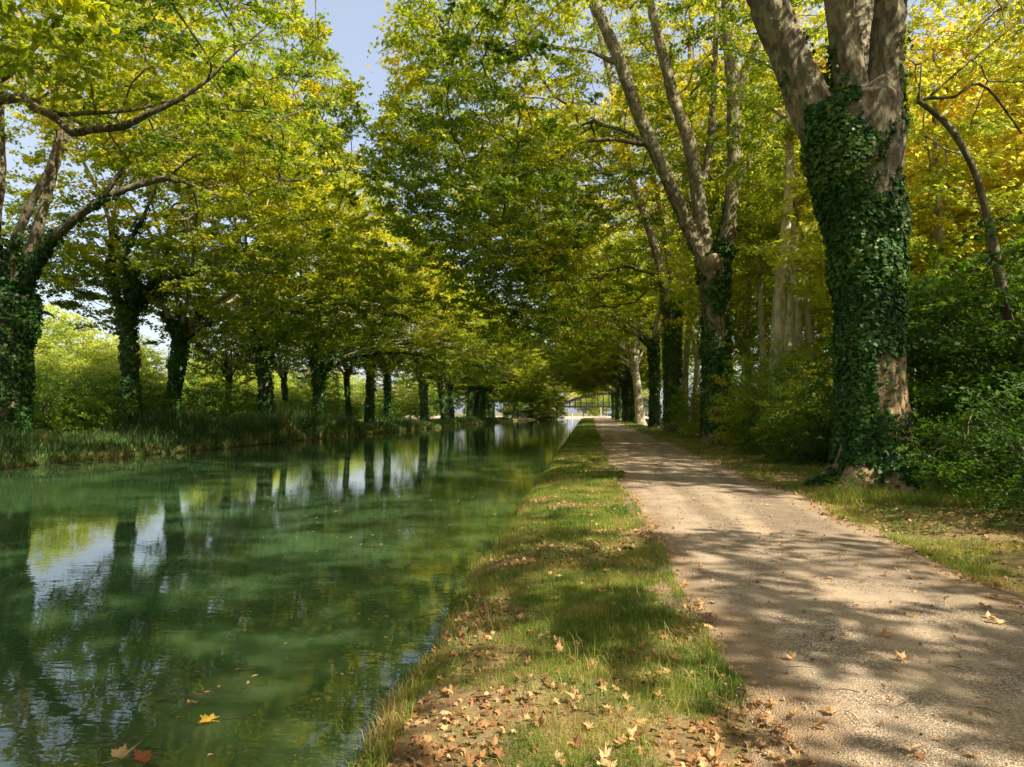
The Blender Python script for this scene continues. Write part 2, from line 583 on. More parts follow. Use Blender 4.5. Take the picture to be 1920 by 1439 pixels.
def pz(x, y):
    """surface height where leaves and grass rest"""
    on = (x > pl(y) - .05) & (x < pr(y) + .05)
    return hgt(x, y) + np.where(on, .036, .0)


# water
wx = np.array([-24., -20, -15, -10, -5, 0.5])
wy = np.array([-60., 0, 10, 30, 60, 120, 200, 300])
X, Y = np.meshgrid(wx, wy)
V = np.stack([X, Y, X * 0], -1).reshape(-1, 3)
i = (np.arange(len(wy) - 1)[:, None] * 6 + np.arange(5)[None]).ravel()
ob("water", mesh("water", V, np.stack([i, i + 1, i + 7, i + 6], -1), M['water']), kind='structure', label='murky green canal water')


# ------------------------------------------------------------------ leaves
def star(depth=.45):
    tips = [(-105, .55), (-52, .85), (0, 1.0), (52, .85), (105, .55)]
    nt_ = [(-80, .44), (-27, .58), (27, .58), (80, .44)]
    o = []
    for k in range(5):
        a, r = tips[k]
        o.append((math.sin(R(a)) * r, math.cos(R(a)) * r))
        if k < 4:
            a, r = nt_[k]
            o.append((math.sin(R(a)) * r, math.cos(R(a)) * r))
    v = np.array([(0, 0)] + o)
    z = -.18 * (v[:, 0] ** 2 + v[:, 1] ** 2)
    z[1::2] -= .06
    v3 = np.column_stack([v * .62, z * .62])
    v3[:, 1] -= .1
    return v3, np.array([[0, k + 1, k] for k in range(1, 9)])


STAR = star()
TRI4 = (np.array([(0, -.3, 0), (-.5, .0, -.08), (-.18, .12, 0), (0, .62, -.12), (.18, .12, 0), (.5, 0, -.08)], float), np.array([[0, 2, 1], [0, 3, 2], [0, 4, 3], [0, 5, 4]]))
OVAL = (np.array([(0, -.5, 0), (-.26, -.05, .05), (0, .55, -.06), (.26, -.05, .05)], float), np.array([[0, 2, 1], [0, 3, 2]]))
IVY = (np.array([(0, -.15, 0), (-.45, -.25, -.05), (-.42, .12, -.03), (0, .6, -.08), (.42, .12, -.03), (.45, -.25, -.05)], float), np.array([[0, 2, 1], [0, 3, 2], [0, 4, 3], [0, 5, 4]]))


def leaves(name, pos, nrm, size, tone, mat, shape=STAR, r=None, fwd=None):
    """one leaf per position; nrm its face normal; turned at random about it (or pointing along fwd)"""
    r = r or rng
    n = len(pos)
    nrm = nrm / (np.linalg.norm(nrm, axis=1)[:, None] + 1e-9)
    if fwd is None:
        fwd = r.normal(size=(n, 3))
    t = fwd - nrm * (fwd * nrm).sum(1)[:, None]
    t /= np.linalg.norm(t, axis=1)[:, None] + 1e-9
    b = np.cross(t, nrm)
    sv, sf = shape
    k = len(sv)
    size = np.broadcast_to(size, (n,))[:, None, None]
    asp = (1 + r.uniform(-.18, .18, n))[:, None, None]
    crl = r.uniform(.3, 2.2, n)[:, None, None]
    V = pos[:, None] + size * (sv[None, :, :1] * asp * b[:, None] + sv[None, :, 1:2] * t[:, None] + sv[None, :, 2:3] * crl * nrm[:, None])
    Ff = (sf[None] + (np.arange(n) * k)[:, None, None]).reshape(-1, 3)
    return mesh(name, V.reshape(-1, 3), Ff, mat, False, {'tone': np.repeat(tone, k)})


# ------------------------------------------------------------------ trees
def smooth_line(pts, rad, step=.5):
    pts = np.asarray(pts, float)
    rad = np.asarray(rad, float)
    n = len(pts)
    if n > 2:
        P_ = np.vstack([2 * pts[0] - pts[1], pts, 2 * pts[-1] - pts[-2]])
        out, ro = [], []
        for k in range(1, n):
            p0, p1, p2, p3 = P_[k - 1], P_[k], P_[k + 1], P_[k + 2]
            m_ = max(2, int(np.linalg.norm(p2 - p1) / step))
            for t in np.arange(m_) / m_:
                out.append(.5 * ((2 * p1) + (-p0 + p2) * t + (2 * p0 - 5 * p1 + 4 * p2 - p3) * t * t + (-p0 + 3 * p1 - 3 * p2 + p3) * t ** 3))
                ro.append(rad[k - 1] * (1 - t) + rad[k] * t)
        out.append(pts[-1]); ro.append(rad[-1])
        return np.array(out), np.array(ro)
    m_ = max(2, int(np.linalg.norm(pts[1] - pts[0]) / step))
    t = np.linspace(0, 1, m_ + 1)[:, None]
    return pts[0] * (1 - t) + pts[1] * t, (rad[0] * (1 - t) + rad[1] * t)[:, 0]


def crown_points(ell, n, mind, r, cut=None, gap=.40):
    """scatter spray centres through a union of ellipsoids (cx,cy,cz,rx,ry,rz)"""
    ell = np.array(ell, float)
    vol = ell[:, 3] * ell[:, 4] * ell[:, 5]
    out = np.zeros((0, 3))
    grid = {}
    res = []
    tries = 0
    while len(res) < n and tries < n * 14:
        tries += 1
        e = ell[r.choice(len(ell), p=vol / vol.sum())]
        d = r.normal(size=3)
        d /= np.linalg.norm(d)
        p = e[:3] + e[3:] * d * r.uniform(.12, 1) ** .42 * r.uniform(.86, 1.1)
        if cut is not None and not cut(p):
            continue
        if gap and vnoise(p * .27 + ell[0][0], 77) < gap:      # gaps
            continue
        key = tuple((p / mind).astype(int))
        ok = True
        for a in (-1, 0, 1):
            for b in (-1, 0, 1):
                for c in (-1, 0, 1):
                    for q in grid.get((key[0] + a, key[1] + b, key[2] + c), ()):
                        if ((p - q) ** 2).sum() < mind * mind:
                            ok = False
        if ok:
            grid.setdefault(key, []).append(p)
            res.append(p)
    print('sprays', n, len(res)); return np.array(res)


def grow(limbs, cents, r, tip=.011, expo=2.3):
    pos, par, rad0, dirs = [], [], [], []
    for pts, rr in limbs:
        base = len(pos)
        for k in range(len(pts)):
            pos.append(pts[k]); rad0.append(rr[k])
            par.append(-1 if k == 0 else base + k - 1)
            d = pts[min(k + 1, len(pts) - 1)] - pts[max(k - 1, 0)]
            dirs.append(d / (np.linalg.norm(d) + 1e-9))
    nl = len(pos)
    arr = np.zeros((nl + len(cents) * 14, 3)); arr[:nl] = pos
    D = np.zeros_like(arr); D[:nl] = dirs
    par = par + [0] * (len(arr) - nl)
    okn = np.zeros(len(arr), bool)
    for k in range(nl):
        okn[k] = rad0[k] < 1e9
    cnt = nl
    d0 = np.array([np.min(((arr[:nl] - c) ** 2).sum(1)) for c in cents])
    chains = []
    for ci in np.argsort(d0):
        c = cents[ci]
        v = c - arr[:cnt]
        dist = np.linalg.norm(v, axis=1)
        cosd = (v * D[:cnt]).sum(1) / (dist + 1e-6)
        cost = dist * (1.25 - .35 * cosd) + np.where(v[:, 2] < -1, .4 * -v[:, 2], 0)
        j = int(np.argmin(cost))
        L = dist[j]
        m_ = int(min(12, max(2, L / .55)))
        p0, p2 = arr[j], c
        side = r.normal(size=3) * L * .10
        p1 = p0 + (D[j] * .55 + (c - p0) / (L + 1e-6) * .45) * L * .5 + side + A(0, 0, L * .08)
        t = (np.arange(1, m_ + 1) / m_)[:, None]
        q = (1 - t) ** 2 * p0 + 2 * t * (1 - t) * p1 + t * t * p2
        q[:-1] += r.normal(size=(m_ - 1, 3)) * .035
        arr[cnt:cnt + m_] = q
        full = np.vstack([p0[None], q])
        dd = np.diff(full, axis=0)
        D[cnt:cnt + m_] = dd / (np.linalg.norm(dd, axis=1)[:, None] + 1e-9)
        idx = [j] + list(range(cnt, cnt + m_))
        for a, b in zip(idx[:-1], idx[1:]):
            par[b] = a
        chains.append(idx)
        cnt += m_
    acc = np.zeros(cnt)
    for idx in chains:
        acc[idx[-1]] += tip ** expo
    for k in range(cnt - 1, nl - 1, -1):
        acc[par[k]] += acc[k]
    rad = acc ** (1 / expo)
    return arr[:cnt], rad, chains, D[:cnt]


def branch_mesh(name, arr, rad, chains, mat, minr=0.0):
    b = Bag()
    for idx in chains:
        rr = rad[idx].copy()
        rr[0] = rr[1] * 1.05
        if rr[1] < minr:
            continue
        b.add(*tube(arr[idx], np.maximum(rr, .006), 5 if rr[1] < .05 else 7, cap=False))
    return b.mesh(name, mat, True)


def spray_leaves(name, cents, dirs, per, size, rad, flat, tone0, mat, shape, r, up=.9, centre=None, outer=.25, jit=.18, twigs=None):
    n = len(cents) * per
    c = np.repeat(cents, per, 0)
    nc, K = len(cents), 8
    tw = r.normal(size=(nc, K, 3)) * A(1, 1, .8)
    tw /= np.linalg.norm(tw, axis=2)[:, :, None]
    tw *= r.uniform(.55, 1.15, (nc, K, 1))
    ki = r.integers(0, K, n)
    uu = r.uniform(0, 1, n) ** .6
    d = tw[np.repeat(np.arange(nc), per), ki] * uu[:, None] + r.normal(size=(n, 3)) * A(.13, .13, .16)
    sc = np.repeat(r.uniform(.7, 1.25, len(cents)), per)[:, None]
    tilt = np.repeat(r.normal(size=(len(cents), 2)) * .25, per, 0)
    off = d * A(rad, rad, rad * flat) * sc
    off[:, 2] += (tilt * off[:, :2]).sum(1) - .10 * (off[:, 0] ** 2 + off[:, 1] ** 2) / rad
    p = c + off
    if twigs is not None:
        tl = np.repeat(r.uniform(0, 1, 1), 1)
        e0 = np.repeat(cents, K, 0)
        sc1 = sc.reshape(nc, per, 1)[:, :1].repeat(K, 1).reshape(-1, 1)
        t1 = tilt.reshape(nc, per, 2)[:, :1].repeat(K, 1).reshape(-1, 2)
        eo = tw.reshape(-1, 3) * A(rad, rad, rad * flat) * sc1
        eo[:, 2] += (t1 * eo[:, :2]).sum(1) - .10 * (eo[:, 0] ** 2 + eo[:, 1] ** 2) / rad
        e1 = e0 + eo
        em = e0 + eo * .5 + A(0, 0, .05)
        dirn = eo / (np.linalg.norm(eo, axis=1)[:, None] + 1e-6)
        s1 = np.cross(dirn, A(0, 0, 1)); s1 /= np.linalg.norm(s1, axis=1)[:, None] + 1e-6
        s2 = np.cross(dirn, s1)
        ring = np.stack([s1, -.5 * s1 + .87 * s2, -.5 * s1 - .87 * s2], 1)
        VV = np.concatenate([e0[:, None] + ring * .010, em[:, None] + ring * .007, e1[:, None] + ring * .003], 1).reshape(-1, 3)
        q0 = np.array([[a_ + l_, (a_ + 1) % 3 + l_, (a_ + 1) % 3 + l_ + 3, a_ + l_ + 3] for l_ in (0, 3) for a_ in range(3)])
        twigs.append(mesh("twigs", VV, (q0[None] + (np.arange(nc * K) * 9)[:, None, None]).reshape(-1, 4), M['twig']))
    nr = np.column_stack([r.normal(size=(n, 2)) * .55 - tilt, np.full(n, up)])
    nr += off * .35
    ct = r.normal(size=len(cents)) * jit * .7
    ct = ct + (fbm(cents * .22, 55) - .5) * 1.1
    t = tone0 + np.repeat(ct, per) + r.normal(size=n) * jit * .33
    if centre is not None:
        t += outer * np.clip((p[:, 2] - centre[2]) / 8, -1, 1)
    sz = size * r.uniform(.6, 1.15, n)
    return leaves(name, p, nr, sz, np.clip(t, 0, 1), mat, shape, r)


def flare_tube(pts, rad, sides, flare, r, z0, nstep=.12, lump=.05, lobes=5):
    pts, rad = smooth_line(pts, rad, nstep)
    V, Fs = tube(pts, rad, sides)
    n = len(pts)
    ph = r.uniform(0, 6.28, 3)
    a = np.arctan2(V[:, 1] - np.append(np.repeat(pts[:, 1], sides), [pts[-1, 1], pts[0, 1]]), V[:, 0] - np.append(np.repeat(pts[:, 0], sides), [pts[-1, 0], pts[0, 0]]))
    c = np.vstack([np.repeat(pts, sides, 0), pts[-1:], pts[:1]])
    hz = np.clip(c[:, 2] - z0, 0, 99)
    fl = flare * np.exp(-hz / .55) * (.6 + .5 * np.sin(lobes * a + ph[0]) + .25 * np.sin(2 * a + ph[1]))
    fl2 = .05 * np.sin(lobes * a + ph[0]) * np.exp(-hz / 3) + .05 * np.sin(3 * a + ph[2] + hz * .3)
    ns = (fbm(V * 1.6, int(ph[0] * 100)) - .5) * lump * 4 + (fbm(V * 6, 7) - .5) * lump * .8
    k = 1 + fl + fl2 + ns
    k[-2:] = 1
    V = c + (V - c) * k[:, None]
    return V, Fs, (pts, rad)


def ivy_from(name, me, dens_fn, count, size, out, r, drop=.0, mat='ivy', shape=IVY, tone=.45):
    """ivy leaves scattered over a trunk mesh"""
    me.calc_loop_triangles()
    nv = len(me.vertices)
    co = np.empty(nv * 3, np.float32); me.vertices.foreach_get('co', co); co = co.reshape(-1, 3).astype(float)
    tr = np.empty(len(me.loop_triangles) * 3, np.int32); me.loop_triangles.foreach_get('vertices', tr); tr = tr.reshape(-1, 3)
    a, b, c = co[tr[:, 0]], co[tr[:, 1]], co[tr[:, 2]]
    nn = np.cross(b - a, c - a)
    ar = np.linalg.norm(nn, axis=1)
    cen = (a + b + c) / 3
    wgt = ar * np.clip(dens_fn(cen), 0, 1)
    if wgt.sum() <= 0: return None
    k = r.choice(len(tr), count, p=wgt / wgt.sum())
    u_, v_ = r.uniform(size=(2, count))
    fl = u_ + v_ > 1
    u_[fl], v_[fl] = 1 - u_[fl], 1 - v_[fl]
    p = a[k] + (b - a)[k] * u_[:, None] + (c - a)[k] * v_[:, None]
    no = nn[k] / (ar[k][:, None] + 1e-9)
    clump = fbm(p * 1.1, 91)
    p = p + no * (r.uniform(.01, 1, count) * out * (.25 + 1.7 * clump ** 1.5))[:, None]
    nr = no + r.normal(size=(count, 3)) * .38 + A(0, 0, .35)
    fwd = A(0, 0, -1) + r.normal(size=(count, 3)) * .55
    t = tone + (clump - .5) * 1.0 + r.normal(size=count) * .22
    return leaves(name, p, nr, size * r.uniform(.4, 1.35, count), np.clip(t, 0, 1), M[mat], shape, r, fwd)


def blob(c, rad, r, n=1, seed=0, squash=(1, 1, 1)):
    """lumpy burl"""
    u_ = np.linspace(0, math.pi, 12); v_ = np.linspace(0, 2 * math.pi, 17)[:-1]
    U, W = np.meshgrid(u_, v_, indexing='ij')
    d = np.stack([np.sin(U) * np.cos(W), np.sin(U) * np.sin(W), np.cos(U)], -1).reshape(-1, 3)
    V = A(*c) + d * rad * A(*squash) * (.75 + .6 * fbm(d * 2.2 + seed, seed))[:, None]
    i = (np.arange(11)[:, None] * 16 + np.arange(16)[None])
    j = (np.arange(11)[:, None] * 16 + (np.arange(16)[None] + 1) % 16)
    return V, [np.stack([i, i + 16, j + 16, j], -1).reshape(-1, 4)]


def remesh(bag, name, voxel, mat, sm=3):
    """melt trunk, limbs and burls into one skin"""
    me = bag.mesh(name + "_raw", mat, True)
    o = bpy.data.objects.new("tmp", me)
    col.objects.link(o)
    m1 = o.modifiers.new("r", 'REMESH'); m1.mode = 'VOXEL'; m1.voxel_size = voxel; m1.use_smooth_shade = True
    m2 = o.modifiers.new("s", 'SMOOTH'); m2.iterations = sm; m2.factor = .5
    dg = bpy.context.evaluated_depsgraph_get()
    out = bpy.data.meshes.new_from_object(o.evaluated_get(dg))
    out.name = name
    bpy.data.objects.remove(o)
    if not out.materials: out.materials.append(mat)
    # bark lumps
    nv = len(out.vertices)
    co = np.empty(nv * 3, np.float32); out.vertices.foreach_get('co', co); co = co.reshape(-1, 3)
    no = np.empty(nv * 3, np.float32); out.vertices.foreach_get('normal', no); no = no.reshape(-1, 3)
    s = A(1, 1, .35)
    amp = .05 * (fbm(co * s * 5, 3, 4) - .5) + .10 * (fbm(co * 1.2, 4, 2) - .5)
    ridge = -.05 * np.clip(1 - np.abs(fbm(co * A(2.6, 2.6, .55), 12, 3) - .5) * 16, 0, 1)
    co = co + no * (amp + ridge)[:, None]
    out.vertices.foreach_set('co', co.astype(np.float32).ravel())
    out.polygons.foreach_set('use_smooth', np.ones(len(out.polygons), bool))
    out.update()
    return out


def tree(name, label, cat, base, trunk, limbs, ell, ncl, per, r, leafsize=.2, shape=STAR, leafmat='leaf', bark='bark', tone=.52, mind=1.2, rad=1.0, flat=.27,
         ivy=None, voxel=0, flare=.5, cut=None, group=None, blobs=(), stub=None, outer=.25, branchmin=0, sides=16, gap=.40, lobes=5):
    """trunk/limbs/ell in world coordinates; stored relative to base"""
    base = A(*base)
    root = ob(name, None, loc=tuple(base), label=label, cat=cat, group=group)
    V, Fs, tl = flare_tube([A(*p) - base for p, _ in trunk], [q for _, q in trunk], sides, flare, r, 0, lobes=lobes)
    L = []
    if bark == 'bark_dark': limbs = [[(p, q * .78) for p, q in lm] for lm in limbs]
    for lm in limbs:
        L.append(smooth_line([A(*p) - base for p, _ in lm], [q for _, q in lm], .5))
    bag = Bag(); bag.add(V, Fs)
    for c_, rd, sd, sq in blobs:
        bag.add(*blob(A(*c_) - base, rd, r, seed=sd, squash=sq))
    if voxel:
        for pts, rr in L:
            bag.add(*tube(pts, rr, 12))
        tm = remesh(bag, "trunk", voxel, M[bark])
        ob("trunk", tm, root)
    else:
        tm = bag.mesh("trunk", M[bark], True)
        ob("trunk", tm, root)
        for pts, rr in L:
            wob = rr * (1 + .12 * (vnoise(pts * 1.3, 5) - .5))
            ob("limb", (lambda b: (b.add(*tube(pts, wob, 9)), b.mesh("limb", M[bark], True))[1])(Bag()), root)
    if stub:
        b = Bag()
        for p, q, rd in stub:
            b.add(*tube([A(*p) - base, A(*q) - base], [rd, rd * .97], 12))
        ob("cut_stub", b.mesh("cut_stub", M['stump'], True), root)
    el = [(e[0] - base[0], e[1] - base[1], e[2] - base[2], *e[3:]) for e in ell]
    cf = (lambda p: cut(p + base)) if cut else None
    cents = crown_points(el, ncl, mind, r, cf, gap)
    arr, rd, chains, D = grow(L, cents, r)
    ob("branches", branch_mesh("branches", arr, rd, chains, M['twig' if bark in ('bark', 'bark_dark') else bark], branchmin), root)
    ctr = np.mean([e[:3] for e in el], axis=0)
    tws = [] if shape is STAR else None
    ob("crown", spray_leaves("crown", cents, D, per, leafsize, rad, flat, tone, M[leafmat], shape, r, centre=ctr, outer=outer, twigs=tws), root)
    if tws: ob("twigs", tws[0], root)
    if ivy:
        ib = Bag()
        if not voxel:
            ib.add(V, Fs)
            for pts, rr in L[:ivy.get('limbs', 6)]:
                ib.add(*tube(pts, rr, 9))
        im = ivy_from("ivy", tm if voxel else ib.mesh("tmp_ivy", None), ivy['dens'], ivy['n'], ivy['size'], ivy['out'], r, tone=ivy.get('tone', .45))
        if im: ob("ivy", im, root)
    return root


def Pr(pts, Y):   # [(px,py,width_px)] -> [(world, radius)]
    out = []
    for p in pts:
        yy = Y + (p[3] if len(p) > 3 else 0)
        out.append((P(p[0], p[1], yy), p[2] / 2 / F * yy))
    return out


GR = 'plane trees lining the towpath on the right'
GL = 'plane trees lining the far bank on the left'
CARS = None
rt = lambda s: np.random.default_rng(s)

# ---- T1: the big ivy clad trunk beside the path
Y1 = 14.5
b1 = P(1640, 915, Y1); b1[2] = float(hgt(b1[0], b1[1])) - .1
tr1 = [(b1, .78)] + Pr([(1642, 860, 116), (1636, 760, 104), (1631, 620, 102), (1620, 470, 112), (1606, 350, 138), (1596, 260, 166), (1592, 205, 166)], Y1)
l1 = [Pr([(1560, 300, 84), (1515, 190, 76), (1470, 80, 70), (1425, -30, 64), (1330, -260, 56, .5), (1230, -480, 40, 1), (1130, -700, 20, 2)], Y1),
      Pr([(1590, 320, 90), (1592, 200, 64), (1585, 90, 54), (1570, -40, 50), (1545, -280, 44, -.5), (1530, -520, 32, -1), (1500, -800, 16, -1.5)], Y1),
      Pr([(1640, 320, 90), (1655, 220, 70), (1662, 120, 56), (1668, 0, 54), (1690, -250, 46, -.3), (1730, -500, 32, -1), (1780, -780, 16, -2)], Y1),
      Pr([(1600, 300, 60, .3), (1600, 200, 50, .8), (1610, 60, 44, 1.5), (1640, -160, 36, 3), (1660, -400, 26, 5), (1640, -640, 14, 6)], Y1)]
cut_gap = lambda p: not (p[0] < -.10 * p[1] and p[1] > 3)


def dens1(c):
    z = c[:, 2]
    n_ = fbm(c * A(1.4, 1.4, .8), 61)
    up = np.clip((7.5 - .9 * (c[:, 0] > .2) + (n_ - .5) * 5 - z) / .6, 0, 1)
    low = np.clip((z - .1 - 2.2 * (c[:, 0] > -.15 + .5 * (n_ - .5))) / 1.8, 0, 1)
    d = up * np.where(n_ > .66 - .60 * low, 1, .04)
    right = np.clip((c[:, 0] - .25) / .3, 0, 1) * np.clip((3.2 - z) / 1.5, 0, 1)
    d *= 1 - .8 * right
    return d + .12 * (z < 9.5) * (n_ > .6)


tree("plane_tree", "huge ivy clad plane tree with flaring trunk, largest beside the path", "tree", b1, tr1, l1,
     [(7, 13, 17, 8, 8, 6), (11, 11, 14, 6, 8, 5), (2.5, 17, 16.5, 6, 6, 5), (14, 6, 14, 6, 6, 4.5), (12, 18, 14.5, 5, 6, 4.5)], 620, 90, rt(1), gap=.42, voxel=.045, cut=lambda p: cut_gap(p) and p[2] > 9.5 and (p[2] > 2 + .63 * p[1] or p[0] > .66 * p[1]),
     blobs=[(P(1652, 185, 14.2), .36, 3, (1, 1, 1.1)), (P(1672, 150, 14.4), .26, 4, (1, 1, 1.2)), (P(1625, 215, 14.1), .25, 5, (1, 1, 1))],
     ivy=dict(dens=dens1, n=32000, size=.098, out=.13, tone=.6), flare=.75, lobes=6, sides=48, group=GR)

# ---- T2
Y2 = 32.0
b2 = P(1348, 838, Y2); b2[2] = float(hgt(b2[0], b2[1])) - .1
tr2 = [(b2, .72)] + Pr([(1346, 760, 50), (1343, 680, 46), (1341, 590, 47), (1338, 520, 54), (1336, 490, 50)], Y2)
l2 = [Pr([(1334, 540, 30), (1322, 495, 32), (1290, 425, 26), (1232, 290, 26), (1195, 210, 25), (1160, 110, 24), (1112, 0, 22), (1070, -120, 18), (1020, -260, 10)], Y2),
      Pr([(1338, 540, 30), (1326, 470, 28), (1312, 390, 27), (1292, 270, 24), (1262, 180, 22), (1245, 110, 20), (1218, 0, 17), (1195, -140, 13), (1180, -280, 7)], Y2),
      Pr([(1343, 540, 30), (1356, 470, 32), (1368, 410, 28), (1375, 330, 27), (1376, 220, 27), (1370, 120, 24), (1362, 0, 20), (1350, -140, 15), (1340, -280, 8)], Y2),
      Pr([(1377, 215, 22), (1392, 150, 20), (1415, 90, 16), (1440, 20, 12), (1470, -100, 8)], Y2),
      Pr([(1372, 370, 16), (1392, 325, 12), (1430, 270, 10), (1452, 225, 8), (1486, 190, 5)], Y2),
      Pr([(1306, 370, 17, 1.5), (1328, 300, 15, 2), (1338, 180, 14, 2.5), (1342, 60, 11, 3), (1345, -60, 8, 3)], Y2),
      Pr([(1150, 118, 9), (1110, 98, 9), (1060, 92, 8), (1000, 85, 6), (945, 88, 5)], Y2),
      Pr([(1205, 270, 11), (1140, 262, 10), (1080, 270, 8), (1020, 300, 6), (960, 345, 4)], Y2),
      Pr([(1232, 290, 9), (1180, 250, 8, 1), (1120, 232, 7, 1)], Y2)]


def densT(hi, lo, seed, base=.1, bare=.3):
    def f(c):
        n_ = fbm(c * A(1.2, 1.2, .7) + seed, seed)
        return np.clip((hi + (n_ - .5) * 9 - c[:, 2]) / 1.5, 0, 1) * np.where((n_ > bare) & (c[:, 2] > lo + (n_ - .5) * 3), 1, base)
    return f


tree("plane_tree", "plane tree with pale forked limbs and sawn stub, next beyond the huge trunk", "tree", b2, tr2, l2,
     [(-1, 30, 16.5, 9, 9, 6), (7, 31, 18, 7, 8, 7), (-4.5, 29, 12.5, 5.5, 8, 4), (9, 34, 13, 5, 6, 3.5), (12, 26, 14, 6, 7, 5), (-6.5, 27, 15, 4.5, 6, 5.5), (-5, 37, 15, 7, 6, 6), (6, 38, 21, 8, 4.5, 6.5)], 1900, 105, rt(2), gap=.32, leafsize=.215, tone=.6, voxel=.06, rad=1.05, mind=1.1,
     cut=lambda p: (p[1] > 33.2 or p[0] < -.02 * p[1] or p[2] > 2 + .63 * p[1]) and p[0] > p[1] * (-.335 + max(0, (p[2] - 2) / p[1] - .42) * .2) and p[2] > 9.0 + .12 * (p[0] + 4),
     blobs=[(P(1340, 496, 31.7), .38, 8, (1, 1, .9))], stub=[(P(1340, 505, 31.8), P(1337, 484, 31.0), .28)],
     ivy=dict(dens=densT(9.5, .6, 3, bare=.36), n=12000, size=.15, out=.16, tone=.6), flare=.35, sides=32, group=GR)

# ---- T3
Y3 = 51.0
b3 = P(1262, 812, Y3); b3[2] = .4
tr3 = [(b3, .6)] + Pr([(1262, 760, 27), (1261, 700, 25), (1260, 620, 27), (1258, 575, 31)], Y3)
l3 = [Pr([(1258, 600, 18), (1245, 530, 17), (1218, 430, 16), (1185, 335, 15), (1160, 230, 13), (1135, 110, 11), (1105, 0, 8), (1060, -100, 5)], Y3),
      Pr([(1264, 600, 20), (1276, 530, 19), (1290, 460, 18), (1286, 350, 15), (1292, 200, 13), (1296, 60, 11), (1298, -80, 6)], Y3),
      Pr([(1262, 600, 12, 1), (1255, 500, 11, 2), (1235, 380, 9, 3), (1210, 250, 8, 3), (1200, 120, 5, 3)], Y3),
      Pr([(1185, 335, 8), (1140, 250, 7), (1090, 225, 5), (1050, 220, 4)], Y3)]
tree("plane_tree", "plane tree sleeved in bright ivy with two pale limbs forking above it, beside the path", "tree", b3, tr3, l3,
     [(-1, 51, 16.5, 10, 11, 7), (6, 51, 19, 8, 10, 8), (-5.5, 50, 11.5, 5.5, 10, 5), (11, 47, 14, 6, 8, 5)], 1300, 80, rt(3), gap=.25, shape=TRI4, leafsize=.27, rad=1.2, mind=1.2, tone=.58,
     cut=lambda p: (p[1] > 52 or p[0] < -1.5 or p[2] > 20) and p[2] > 7.8 + .2 * max(0, p[0] + 2), ivy=dict(dens=densT(9.5, 1.5, 5), n=8000, size=.2, out=.25, tone=.85), flare=.35, sides=24, group=GR)


# ---- generic row tree built at the origin: canal lies towards -x for side=+1 trees
def row_tree(seed, side, fork, r0, ivyhi, label, group, height=23, leafmat='leaf_far', burl=False, lean=0, ntr=900, per=72, size=.30, low=0, shape=TRI4, pale=False, tone=.48, ivyn=8500):
    r = rt(seed)
    s = -side                       # direction of the canal
    tr = [((0, 0, -.2), r0 * 1.05), ((lean * .3, 0, fork * .4), r0 * .88), ((lean * .7, 0, fork * .75), r0 * .85), ((lean, 0, fork), r0 * 1.0)]
    limbs = []
    k = 5
    for q in range(k):
        a = q / k * 2 * math.pi + r.uniform(-.4, .4)
        out_ = A(math.cos(a), math.sin(a), 0)
        reach = 4 + r.uniform(0, 2) + (6.5 if out_[0] * s > .2 else 0)
        top = height - 4 + r.uniform(-2, 1.5) - (5 if out_[0] * s > .2 else 0)
        p0 = A(lean, 0, fork - .4)
        pts = [p0, p0 + out_ * .12 * reach + A(0, 0, (top - fork) * .22), p0 + out_ * .38 * reach + A(0, 0, (top - fork) * .52),
               p0 + out_ * .72 * reach + A(0, 0, (top - fork) * .82), A(lean, 0, 0) + out_ * reach + A(0, 0, top)]
        pts = [pts[0]] + [p + r.normal(size=3) * .28 for p in pts[1:]]
        limbs.append(list(zip(pts, [r0 * .52, r0 * .42, r0 * .30, r0 * .2, r0 * .08])))
    # low arching boughs over the water
    for q in range(3):
        yy = (q - 1) * 3.2 + r.uniform(-1, 1)
        p0 = A(lean, 0, fork - .2 + q * .2)
        pts = [p0, p0 + A(s * 2, yy * .2, 1.5), p0 + A(s * 5.5, yy * .6, 2.3 + q * .5), p0 + A(s * 9, yy, 2.2 + q * .6), p0 + A(s * 12, yy * 1.1, 1.2 + q * .8)]
        limbs.append(list(zip(pts, [r0 * .4, r0 * .3, r0 * .2, r0 * .12, r0 * .05])))
    ry = 10 if side > 0 else 7.5
    ell = [(s * 5, 0, 17, 9.5, ry, 7.5), (s * 8.5, 0, 12 - low, 6.5, ry, 5), (0, 0, 18, 7, 7, 7), (-s * 4, 0, 12.5 - low, 6, 6.5, 5)]
    blobs = [((lean, -.1, fork), r0 * 1.35, seed, (1, 1, .8))] if burl else []
    return tree("plane_tree", label, "tree", (0, 0, 0), tr, limbs, ell, ntr, per, r, leafsize=size, shape=shape, leafmat=leafmat, bark='bark_far', mind=1.2, rad=1.15, tone=tone,
                ivy=dict(dens=densT(ivyhi, .2, seed, .05, .2), n=ivyn, size=.21, out=.26, tone=.5) if ivyhi else None, flare=.35, group=group, blobs=blobs, branchmin=.02,
                cut=lambda p: p[2] > 7.2 - low + 5.5 * (vnoise(p[:2] * .35, 9) - .55) + .12 * max(0, 5 - abs(p[0])) and (side > 0 or p[0] < 15 - (p[2] - 13) * 1.0), gap=.28 if side > 0 else .46)


# right row
def place(t, x, y, rz=0, sc=1, label=None, d=True, group=None):
    z = float(hgt(x, y))
    if d:
        return dup(t, label, (x, y, z), rz, sc, group)
    t.location = (x, y, z); t.rotation_euler = (0, 0, rz); t.scale = (sc,) * 3 if np.isscalar(sc) else sc
    if label: t['label'] = label
    return t


